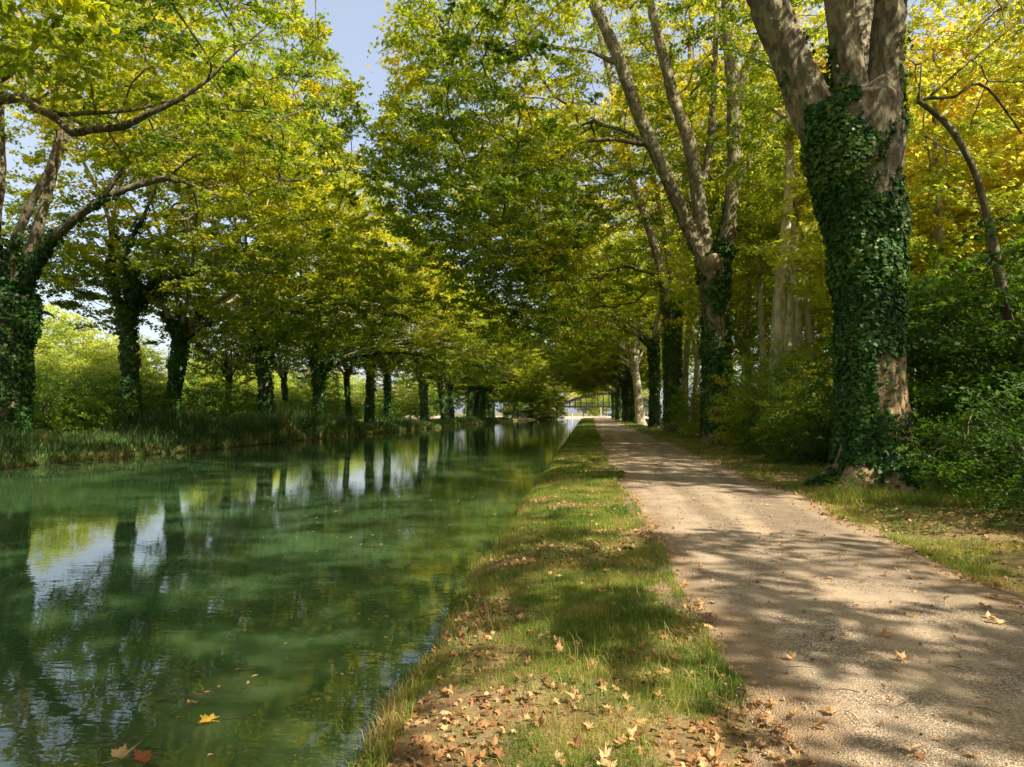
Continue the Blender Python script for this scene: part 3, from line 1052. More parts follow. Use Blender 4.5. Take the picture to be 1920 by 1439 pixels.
RA = row_tree(101, 1, 8.5, .46, 9.5, "plane tree wrapped in dark ivy between the pale bare trunk and the bright ivied one", GR)
place(RA, 6.2, 72, 0, 1, d=False)
RB = row_tree(102, 1, 9.0, .55, 0, "plane tree with bare pale leaning trunk and burl at its fork", GR, burl=True, lean=-.9)
place(RB, 6.1, 92, 0, 1.1, d=False)
RC = row_tree(103, 1, 7.0, .6, 11, "dark ivied plane tree with low hanging boughs near the bridge, right side", GR, low=.5)
place(RC, 6.0, 134, 0, 1, d=False)
yy = [104, 111, 119, 127, 140, 154, 168, 183, 198]
for k, y in enumerate(yy):
    src = RC if y > 110 else RA if k % 3 != 1 else RB
    place(src, 6.2 + .3 * math.sin(k * 2.1) - .004 * (y - 90), y, (0, .35, -.3, .2)[k % 4], .95 + .08 * math.sin(k * 1.7),
          label="distant ivied plane tree at the far end of the right row")
# trees of the row that stand behind the viewer and shade the foreground

# ---- left row
Y0 = 27.0
bL = P(5, 770, Y0); bL[2] = .5
trL = [(bL, 1.0)] + Pr([(8, 720, 84), (14, 650, 82), (22, 590, 84), (28, 555, 84)], Y0)
lL = [Pr([(30, 590, 44), (52, 510, 38), (110, 440, 27), (175, 385, 24), (250, 350, 21), (315, 335, 17), (370, 352, 12), (430, 375, 8), (500, 420, 5)], Y0),
      Pr([(40, 560, 30), (75, 480, 24, -.4), (130, 420, 21, -.8), (190, 372, 18, -1), (245, 300, 14, -1.2), (300, 270, 10, -1.5), (380, 250, 6, -2)], Y0),
      Pr([(20, 580, 34), (22, 480, 26, -.5), (50, 400, 22, -.8), (95, 310, 19, -1), (112, 245, 17, -1), (125, 215, 10, -1)], Y0),
      Pr([(32, 570, 36, .5), (62, 460, 30, .7), (85, 380, 24, 1), (112, 290, 20, 1), (135, 220, 16, 1), (150, 120, 12, 1), (170, 0, 8, 1)], Y0),
      Pr([(5, 580, 38), (-10, 440, 30), (2, 330, 24), (0, 200, 20), (20, 60, 16), (30, -60, 10)], Y0),
      Pr([(315, 335, 10), (370, 290, 8, -.5), (440, 300, 6, -1), (520, 330, 4, -1.5)], Y0)]
tree("plane_tree", "broad ivied plane tree with long boughs arching over the water at the left edge", "tree", bL, trL, lL,
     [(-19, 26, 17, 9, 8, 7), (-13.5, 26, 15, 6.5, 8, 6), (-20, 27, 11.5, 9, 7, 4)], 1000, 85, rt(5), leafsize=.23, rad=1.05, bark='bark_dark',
     gap=.47, cut=lambda p: (p[1] > 27.5 or p[0] > -.60 * p[1] or p[2] > 14) and p[2] > 7.6 and p[0] < p[1] * (-.335 - max(-.05, (p[2] - 2) / p[1] - .42) * .55),
     ivy=dict(dens=densT(9.5, .3, 11, .1, .3), n=12000, size=.16, out=.25, tone=.35), flare=.3, sides=28, voxel=.07, group=GL)

# L0: trunk outside the frame to the left, boughs reach into it
YA = 17.5
bA = A(-24.5, 17.5, .5)
lA = [[(A(-24.3, 17.5, 7), .42), (A(-22.5, 17.6, 9.2), .34), (P(0, 188, 17.5), .17), (P(60, 200, 17.4), .15), (P(110, 225, 17.4), .15), (P(135, 250, 17.3), .15), (P(170, 243, 17.2), .14), (P(230, 238, 17.2), .13),
       (P(275, 215, 17), .11), (P(330, 190, 17), .085), (P(390, 150, 17), .06), (P(440, 100, 17), .045), (P(500, 50, 17), .03)],
      [(P(110, 215, 17.4), .09), (P(180, 212, 17.6), .075), (P(240, 208, 17.8), .06), (P(300, 195, 18), .04), (P(380, 170, 18.2), .03)],
      [(A(-24.3, 17.5, 7.2), .4), (A(-23, 17.5, 11), .3), (A(-20, 17.2, 14), .24), (A(-16, 17, 16), .17), (A(-12, 16.5, 17), .1), (A(-9, 16, 16.5), .04)],
      [(A(-24.5, 17.5, 7), .44), (A(-25, 17.8, 12), .32), (A(-24, 18, 17), .2), (A(-24, 18, 21), .08)],
      [(P(0, 150, 17), .11), (P(30, 130, 17), .09), (P(90, 60, 17), .07), (P(160, -20, 17), .05)],
      [(A(-23, 17, 9), .2), (A(-21, 14, 12), .16), (A(-17, 12, 14), .1), (A(-12, 11, 14.5), .05)]]
tree("plane_tree", "plane tree left of the frame whose leafy boughs hang across the upper left corner", "tree", bA,
     [(bA, 1.0), (A(-24.4, 17.5, 3), .8), (A(-24.3, 17.5, 7.4), .85)], lA,
     [(-16, 17, 16.5, 9, 7, 5.5), (-10.5, 16.5, 14.5, 4.5, 5.5, 4.5), (-15, 17, 12, 7, 5, 3), (-9.0, 19.5, 16, 4, 5, 5)], 950, 85, rt(6), leafsize=.22, rad=1.0,
     gap=.43, cut=lambda p: p[0] < p[1] * (-.345 - max(-.05, (p[2] - 2) / p[1] - .42) * .5) and p[2] > 2 + .40 * p[1] + .0 * p[0],
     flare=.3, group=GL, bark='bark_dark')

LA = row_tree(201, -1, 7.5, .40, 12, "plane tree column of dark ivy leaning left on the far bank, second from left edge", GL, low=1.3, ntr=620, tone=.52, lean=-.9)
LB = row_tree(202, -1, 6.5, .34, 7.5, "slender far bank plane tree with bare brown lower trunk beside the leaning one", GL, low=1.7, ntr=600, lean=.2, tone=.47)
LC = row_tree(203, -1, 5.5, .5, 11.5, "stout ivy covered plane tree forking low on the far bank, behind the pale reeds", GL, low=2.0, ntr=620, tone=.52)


def xat(px, Y): return float(P(px, 775, Y)[0])


LR = [(LA, 247, 36, False, None), (LB, 320, 39, False, None), (LC, 497, 50, False, None),
      (LC, 605, 60, True, "ivied far bank plane tree with two thick dark forks, second stout one from the left"),
      (LA, 683, 72, True, "slim ivied far bank plane tree whose pale limb leans right over the water"),
      (LB, 738, 82, True, "thin dark far bank plane tree in the middle of the left row"),
      (LC, 787, 94, True, "wide crowned far bank plane tree beyond the end of the reeds")]
for t, px, Y, d, lab in LR:
    place(t, xat(px, Y), Y, {247: 0, 320: .3, 497: 0, 605: .5, 683: -.3, 738: .2, 787: -.2}[px], {605: .95, 738: .95}.get(px, 1), lab, d)
LD = row_tree(204, -1, 6.5, .5, 10, "dark ivied plane tree with low hanging boughs near the bridge, left side", GL, low=3.0)
place(LD, -22, 135, 0, 1, d=False)
for k, Y in enumerate([105, 117, 129, 141, 153, 166, 179, 193, 208]):
    place(LD if Y > 125 else [LA, LB, LC][k % 3], xat(787, 94) + .2 + .6 * math.sin(k * 2.3) + (.10 * max(0, Y - 160)), Y, [.3, -.4, .15, 3.0 * 0][k % 4], .95 + .07 * math.sin(k * 3),
          "distant ivied plane tree in the dark end of the left row")
for k, o in enumerate([o for o in col.objects if o.get('group') == GL and not o.parent and o.location.y > 30]):
    o.rotation_euler[0] = R(3 * math.sin(k * 2.7)); o.rotation_euler[1] = R(6.5 * math.sin(k * 1.9 + .5)); o.location.x += .9 * math.sin(k * 3.3)
    o.scale[2] *= 1 + .07 * math.sin(k * 4.1)
for px, Y, sc, lab in [(428, 52, .5, "small crooked plane tree with broken top among the stout far bank ones"), (540, 66, .6, "thin young plane tree squeezed between the two stout forked ones"), (655, 70, .6, "thin plane tree just left of the slim tree with the leaning limb")]:
    o = place(LB, xat(px, Y), Y, px * .1, sc, lab); o.scale[2] = sc * 1.35; o.rotation_euler[1] = R(-5 if px < 500 else 4)
place(LA, -24, 7, .3, 1, "plane tree of the left row beside the viewpoint")
place(LC, 6.3, -3.5, 3.3, 1, label="plane tree of the right row standing behind the viewpoint", group=GR)
place(LC, 6.3, -21, 2.9, 1, label="plane tree of the right row far behind the viewer", group=GR)
place(LC, -24.5, -4, -.3, 1, "plane tree of the left row behind the viewpoint")


# ---- golden woodland trees behind the right row
def wood_tree(seed, h, r0, leafmat, label, cat='tree', name='woodland_tree', group=None, ntr=260, per=70, size=.26, rx=4.5, z0=.45, tone=.5, bend=.6, shape=TRI4, outer=.3, mat2='bark_far', rad=1.1, mind=1.15, gap=.3):
    r = rt(seed)
    pts = [A(0, 0, -.2), A(bend * .4, 0, h * .3), A(bend, .2, h * .6), A(bend * .8, 0, h * .92)]
    limbs = [list(zip([pts[1], pts[2], pts[3]], [r0 * .8, r0 * .5, r0 * .1]))]
    for q in range(7):
        z = h * (z0 + (.85 - z0) * q / 7)
        a = q * 2.4 + r.uniform(-.4, .4)
        o = A(math.cos(a), math.sin(a), 0)
        p0 = A(bend * .8, 0, z)
        l_ = rx * r.uniform(.6, .95) * (1.1 - .5 * q / 7)
        limbs.append(list(zip([p0, p0 + o * l_ * .4 + A(0, 0, l_ * .35), p0 + o * l_ + A(0, 0, l_ * .6)], [r0 * .35, r0 * .22, r0 * .06])))
    ell = [(bend * .8, 0, h * (z0 + 1) / 2, rx, rx, h * (1 - z0) / 2), (bend * .8, 0, h * (z0 + .25), rx * 1.1, rx * 1.1, h * .2)]
    return tree(name, label, cat, (0, 0, 0), [(p, q) for p, q in zip(pts, [r0, r0 * .9, r0 * .6, r0 * .2])], limbs, ell, ntr, per, r, leafsize=size, shape=shape, leafmat=leafmat,
                bark=mat2, mind=mind, rad=rad, tone=tone, flare=.3, group=group, branchmin=.015, outer=outer, flat=.4, gap=gap)


GW = 'yellow leaved trees in the wood on the right'
G1 = wood_tree(301, 20, .30, 'gold', "tall golden leaved tree with two slim pale stems, left of the huge ivied trunk", group=GW, rx=5, z0=.25, size=.26, ntr=420, per=60, tone=.42)
G2 = wood_tree(302, 16, .22, 'gold', "golden tree glowing behind the huge trunk on its right side", group=GW, rx=5, z0=.3, size=.24, ntr=340, tone=.6, shape=STAR, gap=.36)
place(G1, xat(1452, 37), 37, 0, 1, d=False)
place(G2, 16.5, 25, 0, 1, d=False)
for k, (px, Y, sc, rz, src, lab) in enumerate([
        (1400, 46, 1, 1.0, G1, "yellow green tree with a slim straight stem behind the forked plane tree"),
        (1500, 52, 1.1, 2.0, G1, "high yellow crowned tree between the forked plane tree and the huge trunk"),
        (1545, 44, .9, 4.0, G2, "bright yellow tree just left of the huge ivied trunk"),
        (1760, 33, 1.0, 2.5, G2, "orange tinted yellow tree above the dark shrubs at the right"),
        (1890, 30, .85, 5.0, G2, "yellow tree against the sky in the upper right corner"),
        (1650, 46, 1.15, 1.7, G1, "tall yellow tree directly behind the huge ivied trunk"),
        (1800, 24, 1.0, 3.1, G2, "yellow tree reaching above the dark layered shrub"),
        (1960, 25, 1.1, .9, G2, "yellow tree cut by the right edge of the picture"),
        (1700, 36, 1.3, 4.4, G2, "tall orange yellow tree just right of the huge trunk, farther back"),
        (1580, 60, 1.4, 4.9, G1, "high yellow green tree far behind the huge trunk"),
        (1330, 75, 1.1, .6, G1, "far yellow green tree filling the gaps behind the right row"),
        (1250, 110, 1.1, 1.6, G1, "farther yellow green tree behind the right row")]):
    place(src, xat(px, Y), Y, rz, sc, lab)
tree("leaning_tree", "thin dark leaning tree with crooked bare branches, right of the huge trunk's fork", "tree", P(1930, 860, 16.5),
     [(P(1930, 860, 16.5), .12), (P(1890, 600, 16.5), .11), (P(1856, 430, 16.5), .10)],
     [Pr([(1856, 430, 17), (1832, 335, 15), (1812, 290, 15), (1785, 245, 14), (1755, 215, 12), (1722, 190, 11)], 16.5),
      Pr([(1722, 190, 8), (1740, 184, 8), (1790, 182, 7), (1822, 158, 7), (1850, 165, 6), (1880, 200, 5), (1915, 250, 4)], 16.5),
      Pr([(1722, 190, 5), (1726, 150, 4), (1728, 120, 3)], 16.5), Pr([(1740, 184, 5), (1790, 140, 4), (1850, 90, 4), (1925, 30, 3)], 16.5)],
     [(float(P(1880, 120, 16.5)[0]), 17.5, 11, 2.5, 1.5, 2)], 26, 60, rt(9), leafmat='gold', bark='bark_dark', tone=.5, gap=.3, flare=.2)
GG = wood_tree(303, 15, .3, 'pale', "rounded pale green tree standing against the sky at the right edge", rx=5, z0=.15, size=.3, ntr=320, per=60, tone=.35)
place(GG, xat(1925, 28), 28, 0, .85, d=False)
place(GG, xat(1850, 62), 62, 1, 1.25, "taller darker green tree behind the pale rounded one at the right edge")

# slim stems of the wood (two pale poles)
r = rt(41)


# ---- shrubs
def shrub(seed, h, rx, leafmat, label, name='shrub', ntr=150, per=80, size=.1, tone=.45, shape=OVAL, rad=.55, mind=.5, flat=.45, group=None, up=.8, stems=7):
    r = rt(seed)
    root = ob(name, None, label=label, cat='shrub', group=group)
    L = []
    for q in range(stems):
        a = q * 2.4 + r.uniform(-.3, .3)
        o = A(math.cos(a), math.sin(a), 0)
        l_ = rx * r.uniform(.3, .75)
        L.append(smooth_line([o * .1 - A(0, 0, .15), o * l_ * .4 + A(0, 0, h * .4), o * l_ + A(0, 0, h * r.uniform(.65, .9))], [.045, .03, .01], .3))
    b = Bag()
    for p_, q_ in L: b.add(*tube(p_, q_, 6))
    ob("stem", b.mesh("stem", M['twig'], True), root)
    ell = [(0, 0, h * .5, rx, rx, h * .5), (rx * .35, -.2, h * .32, rx * .8, rx * .8, h * .33), (-rx * .4, .3, h * .3, rx * .7, rx * .7, h * .3)]
    cents = crown_points(ell, ntr, mind, r, lambda p: p[2] > .05, 0)
    arr, rd, ch, D = grow(L, cents, r, tip=.004)
    ob("branches", branch_mesh("branches", arr, rd, ch, M['twig'], 0.004), root)
    ob("foliage", spray_leaves("foliage", cents, D, per, size, rad, flat, tone, M[leafmat], shape, r, up=up, outer=.0, centre=A(0, 0, h / 2)), root)
    return root


GS = 'bushes at the edge of the wood on the right'
SP = wood_tree(310, 19, .27, 'gold', "thicker slim pole stem with leaves all at the top, before the golden trees", name='pole_stemmed_tree', rx=3.0, z0=.66, size=.24, ntr=110, per=60, tone=.4, bend=.9, group='slim poles of the wood', mat2='bark_pole')
place(SP, xat(1446, 27), 27, 0, 1, d=False)
for px, Y, sc, rz, lab in [(1468, 28.5, .8, .2, "thinner pale pole stem just right of the thicker one"), (1392, 40, .9, .5, "pale slim stem right behind the forked plane tree"), (1408, 46, .85, 2.8, "second slim stem behind the forked plane tree, farther back"),
                           (1300, 60, 1, .3, "slim stem between the forked and the bright ivied plane trees"), (1318, 68, 1, 3.0, "far slim stem left of the forked plane tree"), (1540, 33, .8, 3.3, "slim stem close to the left side of the huge trunk"), (1432, 33, .7, 1.2, "thin pale stem just left of the thicker pole stem"), (1502, 30, .75, 4.2, "slender pale stem midway between the pole pair and the huge trunk"),
                           (1283, 56, 1, 5.1, "slim pale stem just right of the bright ivied plane tree")]:
    place(SP, xat(px, Y), Y, rz, sc, lab)
S1 = shrub(401, 4.2, 2.4, 'shrub', "light green bush between the forked plane tree and the huge trunk", group=GS, ntr=260, per=85, size=.11, tone=.82)
S2 = shrub(402, 5.2, 3.0, 'dark', "dark layered shrub with broad leaves, nearest the camera right of the huge trunk", group=GS, ntr=320, per=75, size=.15, shape=STAR, rad=.75, flat=.22, tone=.55)
S3 = shrub(403, 2.6, 2.0, 'dark', "low dark bush in the ditch right of the huge trunk", group=GS, ntr=220, per=80, size=.1, tone=.4)
place(S1, xat(1470, 26), 26, 0, 1.0, d=False)
place(S2, 11.9, 13.0, 0, 1.25, d=False)
place(S3, xat(1780, 16), 16, 0, 1.0, d=False)
place(S2, xat(1760, 19), 19, 2.0, 1.05, "dark shrub directly behind the right side of the huge trunk")
place(S2, xat(1980, 17), 17, 4.0, 1.35, "tallest dark shrub at the right edge of the picture")
for px, Y, sc, rz, src, lab in [
        (1432, 32, .95, 1.0, S1, "green bush at the foot of the forked plane tree, its right side"),
        (1530, 28, 1.15, 2.2, S1, "tall light green bush touching the left side of the huge trunk"),
        (1560, 22, .8, 3.0, S1, "bush in the shade close behind the huge trunk"),
        (1480, 36, 1.2, 4.0, S1, "sunlit bush below the slim pale stems"),
        (1320, 42, .9, 5.0, S1, "bush behind the forked plane tree, its left side"),
        (1295, 52, .8, .5, S1, "bush between the forked plane tree and the bright ivied one"),
        (1400, 44, 1.1, 2.7, S1, "bush further back in the wood right of the forked plane tree"),
        (1660, 27, 1.1, 1.9, S1, "bush hidden mostly by the huge ivied trunk"),
        (1500, 21, .62, 1.1, S3, "low dark bush under the light green one, left of the huge trunk"),
        (1450, 25, .7, 5.1, S3, "low dark bush halfway between the forked tree and the huge trunk"),
        (1885, 12.5, .62, .4, S3, "low dark bush in the ditch at the right edge"),
        (1990, 10, .8, 2.0, S3, "low bush cut by the right edge of the picture"),
        (1730, 22, 1.2, 3.6, S3, "dark bush deep in the wood behind the ditch"),
        (1900, 22, 1.5, 4.6, S3, "broad dark bush deep in the wood at the right"),
        (2050, 14, 1.5, 5.6, S3, "broad dark bush just outside the right edge"),
        (1820, 28, 1.5, .9, S1, "tall green bush in the middle of the wood at the right"),
        (1960, 28, 1.7, 2.9, S1, "taller green bush further right in the wood")]:
    place(src, xat(px, Y), Y, rz, sc, lab)

# ---- far side shrubs and sunlit backdrop behind the left row
GB = 'sunlit bushes behind the far bank'
B1 = wood_tree(501, 8, .10, 'pale', "sunlit yellow green sapling tree behind the leaning ivied plane tree", name='sapling', rx=3.6, z0=.02, size=.24, ntr=420, per=80, group=GB, tone=.65, mind=.8)
B2 = shrub(502, 3.0, 2.6, 'shrub', "green bush at the foot of the broad plane tree at the left edge", size=.15, ntr=220, per=60, group=GB, rad=.6, tone=.55)
place(B1, -44, 58, 0, 1.1, d=False)
place(B2, xat(60, 31), 31, 0, 1.1, d=False)
B3 = wood_tree(507, 11, .22, 'shrub', "darker green round tree in the thicket behind the far bank row", name='thicket_tree', rx=4.2, z0=.15, size=.3, ntr=260, per=70, group=GB, tone=.7, mind=1.0)
place(B3, -58, 75, 0, 1, d=False)
for k, (px, Y, sc, src) in enumerate([(150, 40, .55, B1), (200, 46, .65, B1), (285, 48, .5, B1), (390, 56, .5, B1), (60, 36, .5, B1), (110, 48, .8, B1), (450, 70, .6, B1), (535, 75, .55, B1), (590, 90, .8, B3), (265, 80, .75, B3), (20, 58, .8, B3), (350, 120, 1.0, B3), (450, 150, 1.2, B3), (520, 120, .9, B3), (620, 130, 1.0, B3), (700, 120, .8, B3), (770, 150, 1.0, B3), (840, 170, 1.1, B3), (900, 200, 1.1, B3)]):
    place(src, xat(px, Y), Y, k * 1.7, sc, "yellow green sapling in the dappled gap between far bank trunks" if src is B1 else "darker green tree showing through the gaps behind the far bank row")
for k in range(7):
    place(B1, -47 - 5 * math.sin(k * 2.2) ** 2, 40 + k * 13, k * 1.3, 1.15 + .35 * math.sin(k * 3.1), "sunlit yellow green tree in the bright thicket behind the far bank row")
for px, Y, sc, rz, src, lab in [
        (215, 37, 1.2, 2.4, B2, "green bush half hiding the foot of the leaning ivied plane tree"),
        (400, 50, 1.3, .4, B2, "green bush between the slender and the stout far bank plane trees"),
        (460, 56, 1.1, 1.9, B2, "green bush just left of the stout forked plane tree"),
        (120, 33, .8, 1.4, B2, "low green bush left of the leaning ivied plane tree"),
        (280, 56, .8, 2.0, B1, "pale sapling tree between the leaning and the slender plane trees"),
        (375, 60, .95, 3.0, B1, "pale sapling tree right of the slender far bank plane tree"),
        (440, 66, .95, 4.0, B1, "pale green sapling tree left of the stout forked plane tree"),
        (-20, 45, 1.0, 1.0, B1, "yellow green sapling tree behind the left edge plane tree"),
        (90, 52, .95, 5.0, B1, "yellow green sapling tree in the gap beside the left edge plane tree"),
        (570, 80, .95, 5.0, B1, "pale sapling tree between the two stout far bank plane trees"),
        (650, 88, .9, .4, B1, "pale sapling tree left of the slim plane tree with the leaning limb"),
        (560, 62, .9, 3.4, B2, "bush right of the stout forked plane tree"),
        (640, 74, 1.0, 2.4, B2, "bush beneath the second stout far bank plane tree"),
        (715, 92, 1.2, 1.4, B2, "bush between thin trees in the middle of the left row")]:
    if src is B1:
        Y = 46 / ((1115 - px) / 1270); sc *= 1.15 + .35 * math.sin(px)
    place(src, xat(px, Y), Y, rz, sc, lab)
# hazy tree line in the distance
TL = wood_tree(505, 12, .3, 'shrub', "distant green tree on the horizon beyond the far bank fields", rx=6, z0=.02, size=.5, ntr=320, per=70, tone=.75, rad=1.6, mind=1.3, group='distant trees beyond the fields')
place(TL, -110, 120, 0, 1, d=False)
for k in range(15):
    place(TL, -150 + k * 9.5 + 3 * math.sin(k * 5), 130 + 6 * k + 10 * math.sin(k * 2.2), k * 1.1, .8 + .25 * math.sin(k * 1.9) * .5)
# beyond the bridge
for k, (x, y, sc, src) in enumerate([(-5, 300, 1.1, B3), (3, 296, 1.0, B3), (11, 305, 1.2, B3), (-12, 300, 1.1, G2), (6, 345, 1.3, G2), (-3, 350, 1.3, B3), (15, 330, 1.3, B3), (22, 290, 1.3, B3), (-14, 262, .8, B1), (-8, 320, 1.0, G2), (0, 330, .9, B1), (9, 335, 1.0, G2), (-20, 330, 1.1, B1), (18, 300, .9, G1), (-30, 300, 1, G2), (14, 270, .7, B1)]):
    place(src, x, y, k * 1.3, sc, "sunlit yellow tree seen through the bridge at the end of the canal", group='trees beyond the bridge')


# ------------------------------------------------------------------ bridge
def bridge():
    yb, x0, x1, zd = 222.0, -11.8, 21.0, 4.4
    root = ob("arch_bridge", None, loc=(x0, yb, 0), label="dark bowstring arch bridge crossing the canal in the distance", cat="bridge")
    L = x1 - x0
    n = 18
    for dy in (-2.4, 2.4):
        b = Bag()
        t = np.linspace(0, 1, 37)
        pts = np.stack([t * L, t * 0 + dy, zd + 3.9 * 4 * t * (1 - t) * (1 - .1 * (2 * t - 1) ** 2)], -1)
        for k in range(36):
            c = (pts[k] + pts[k + 1]) / 2
            d = pts[k + 1] - pts[k]
            l_ = np.linalg.norm(d[[0, 2]]); an = math.atan2(d[2], d[0])
            hx, hy, hz = l_ / 2 + .03, .24, .36
            V = np.array([[sx * hx, sy * hy, sz * hz] for sx in (-1, 1) for sy in (-1, 1) for sz in (-1, 1)])
            V = np.stack([V[:, 0] * math.cos(an) - V[:, 2] * math.sin(an), V[:, 1], V[:, 0] * math.sin(an) + V[:, 2] * math.cos(an)], -1) + c
            b.add(V, np.array([[0, 1, 3, 2], [4, 6, 7, 5], [0, 4, 5, 1], [2, 3, 7, 6], [0, 2, 6, 4], [1, 5, 7, 3]]))
        ob("arch_rib", b.mesh("arch_rib", M['iron']), root)
        for k in range(1, n):
            tt = k / n
            top = zd + 3.9 * 4 * tt * (1 - tt) * (1 - .1 * (2 * tt - 1) ** 2)
            b = Bag(); b.box((tt * L, dy, (zd + top) / 2), (.24, .24, top - zd))
            ob("hanger", b.mesh("hanger", M['iron']), root)
        b = Bag(); b.box((L / 2, dy * 1.09, zd + 1.0), (L, .05, .07)); b.box((L / 2, dy * 1.09, zd + .55), (L, .05, .05))
        for k in range(36): b.box((k / 36 * L + .2, dy * 1.09, zd + .5), (.05, .04, 1.0))
        ob("railing", b.mesh("railing", M['iron']), root)
    b = Bag(); b.box((L / 2, 0, zd - .3), (L + .8, 5.4, .55))
    for k in range(19): b.box((k / 18 * L, 0, zd - .72), (.22, 5.0, .3))
    ob("deck", b.mesh("deck", M['iron']), root)
    b = Bag()
    for k in (.4, .5, .6):
        b.box((k * L, 0, zd + 3.75), (.16, 4.6, .16))
    ob("cross_beam", b.mesh("cross_beam", M['iron']), root)
    for xx in (.9, L - .9):
        b = Bag(); b.box((xx, 0, 1.75), (1.6, 5.6, 4.0)); b.box((xx, 0, .1), (2.2, 6.2, 1.0)); b.box((xx, 0, 3.68), (1.9, 5.9, .2))
        ob("abutment", b.mesh("abutment", M['concrete']), root)
    for xx, s in ((-9, 1), (L + 9, -1)):
        b = Bag(); b.box((xx, 0, 2.0), (18, 5.0, 4.0))
        ob("approach_embankment", b.mesh("approach_embankment", M['concrete']), root)


bridge()
for k, (x, y, h_) in enumerate([(2.2, 245, 3.4), (6.6, 250, 3.0), (-8.0, 243, 1.2)]):
    b = Bag(); b.add(*tube([A(0, 0, -.2), A(0, 0, h_)], [.14, .12], 10)); b.add(*tube([A(0, 0, h_), A(0, 0, h_ + .12)], [.2, .2], 10))
    ob("bollard_post" if h_ < 2 else "white_post", b.mesh("post", M['post'], False), None, (x, y, .45),
       ["tall white post left of the other one, seen under the bridge", "tall white post right of the other one, seen under the bridge", "short white post at the waterside beyond the bridge"][k], "post")

# ------------------------------------------------------------------ ground cover
def scatter(n, y0, y1, x0f, x1f, r, power=1.0):
    y = y0 + (y1 - y0) * r.uniform(size=n) ** power
    a, b = x0f(y), x1f(y)
    return a + (b - a) * r.uniform(size=n), y


def blades(name, x, y, z, h, wdt, tone, mat, r, lean=.5, label=None):
    n = len(x)
    a = r.uniform(0, 2 * math.pi, n)
    la = r.uniform(0, 2 * math.pi, n)
    ln = np.abs(r.normal(size=n)) * lean
    base = np.stack([x, y, z], -1)
    sd = np.stack([np.cos(a), np.sin(a), a * 0], -1) * wdt[:, None] / 2
    ld = np.stack([np.cos(la), np.sin(la), la * 0], -1)
    mid = base + ld * (h * ln * .35)[:, None] + A(0, 0, 1) * (h * .55)[:, None]
    tipz = np.clip(1 - .45 * ln, .15, 1)
    tip = base + ld * (h * ln * 1.0)[:, None] + A(0, 0, 1) * (h * tipz)[:, None]
    V = np.stack([base - sd, base + sd, mid + sd * .8, mid - sd * .8, tip], 1).reshape(-1, 3)
    k = np.arange(n)[:, None] * 5
    q = k + np.array([[0, 1, 2, 3]])
    t = k + np.array([[3, 2, 4]])
    return mesh(name, V, [q, t], mat, False, {'tone': np.repeat(np.clip(tone, 0, 1), 5)})


r = rt(71)
# near verge between water and path
def gdens(x, y, s=0):
    p = np.stack([x, y], -1)
    return fbm(p * .9, 200 + s, 4)


xs, ys, hs, ws, ts = [], [], [], [], []


def grass_zone(n, y0, y1, x0f, x1f, h0, w0, thr, power, dry=0., s=0, soft=9):
    x, y = scatter(n, y0, y1, x0f, x1f, r, power)
    d = gdens(x, y, s)
    keep = r.uniform(size=n) < np.clip((d - thr) * soft + .12, .06, 1)
    x, y, d = x[keep], y[keep], d[keep]
    m_ = len(x)
    dn = fbm(np.stack([x, y], -1) * 2.3, 300 + s)
    xs.append(x); ys.append(y)
    hs.append(h0 * r.uniform(.5, 1.4, m_) * (.6 + d)); ws.append(w0 * r.uniform(.6, 1.3, m_))
    ts.append(.36 + dry + (dn - .5) * 1.1 + r.normal(size=m_) * .16)


E = lambda y: xr(y) + .05
grass_zone(90000, 2.2, 7, lambda y: xr(y) + .02, lambda y: pl(y) + .05, .055, .0035, .46, 1.0)
grass_zone(70000, 7, 16, lambda y: xr(y) + .02, lambda y: pl(y) + .05, .065, .006, .40, 1.0, s=1)
grass_zone(60000, 16, 45, lambda y: xr(y) + .02, lambda y: pl(y) + .1, .08, .012, .34, 1.2, s=2)
grass_zone(30000, 45, 200, lambda y: xr(y), lambda y: pl(y) + .1, .12, .035, .3, 1.5, s=3)
# fringe at the water edge: longer, drier
grass_zone(9000, 2.2, 20, lambda y: xr(y) - .03, lambda y: xr(y) + .28, .12, .005, .3, 1.5, dry=.22, s=4)
# right verge
grass_zone(45000, 5.2, 12, lambda y: pr(y) - .05, lambda y: pr(y) + 2.6, .075, .006, .42, 1.0, dry=.22, s=5)
grass_zone(45000, 12, 45, lambda y: pr(y) - .05, lambda y: pr(y) + 2.6, .085, .012, .38, 1.3, dry=.1, s=6)
grass_zone(16000, 45, 200, lambda y: pr(y) - .05, lambda y: pr(y) + 3, .13, .035, .3, 1.5, s=7)
# rough tufts around the big trunk
grass_zone(12000, 11.5, 14.6, lambda y: y * 0 + 4.2, lambda y: y * 0 + 7.8, .2, .007, .36, 1.0, dry=.2, s=8)
grass_zone(9000, 2.3, 16, lambda y: xr(y) + .05, lambda y: pl(y) + .02, .13, .0045, .52, 1.4, dry=.05, s=9, soft=14)
grass_zone(16000, 2.3, 14, lambda y: xr(y) + .1, lambda y: pl(y) + .1, .045, .003, .20, 1.2, dry=.42, s=10)
x, y = np.concatenate(xs), np.concatenate(ys)
me = blades("grass", x, y, pz(x, y) - .015, np.concatenate(hs), np.concatenate(ws), np.concatenate(ts), M['grass'], r, .75)
ob("grass", me, kind='stuff', label="short green and straw coloured grass on the towpath verges", cat="grass")

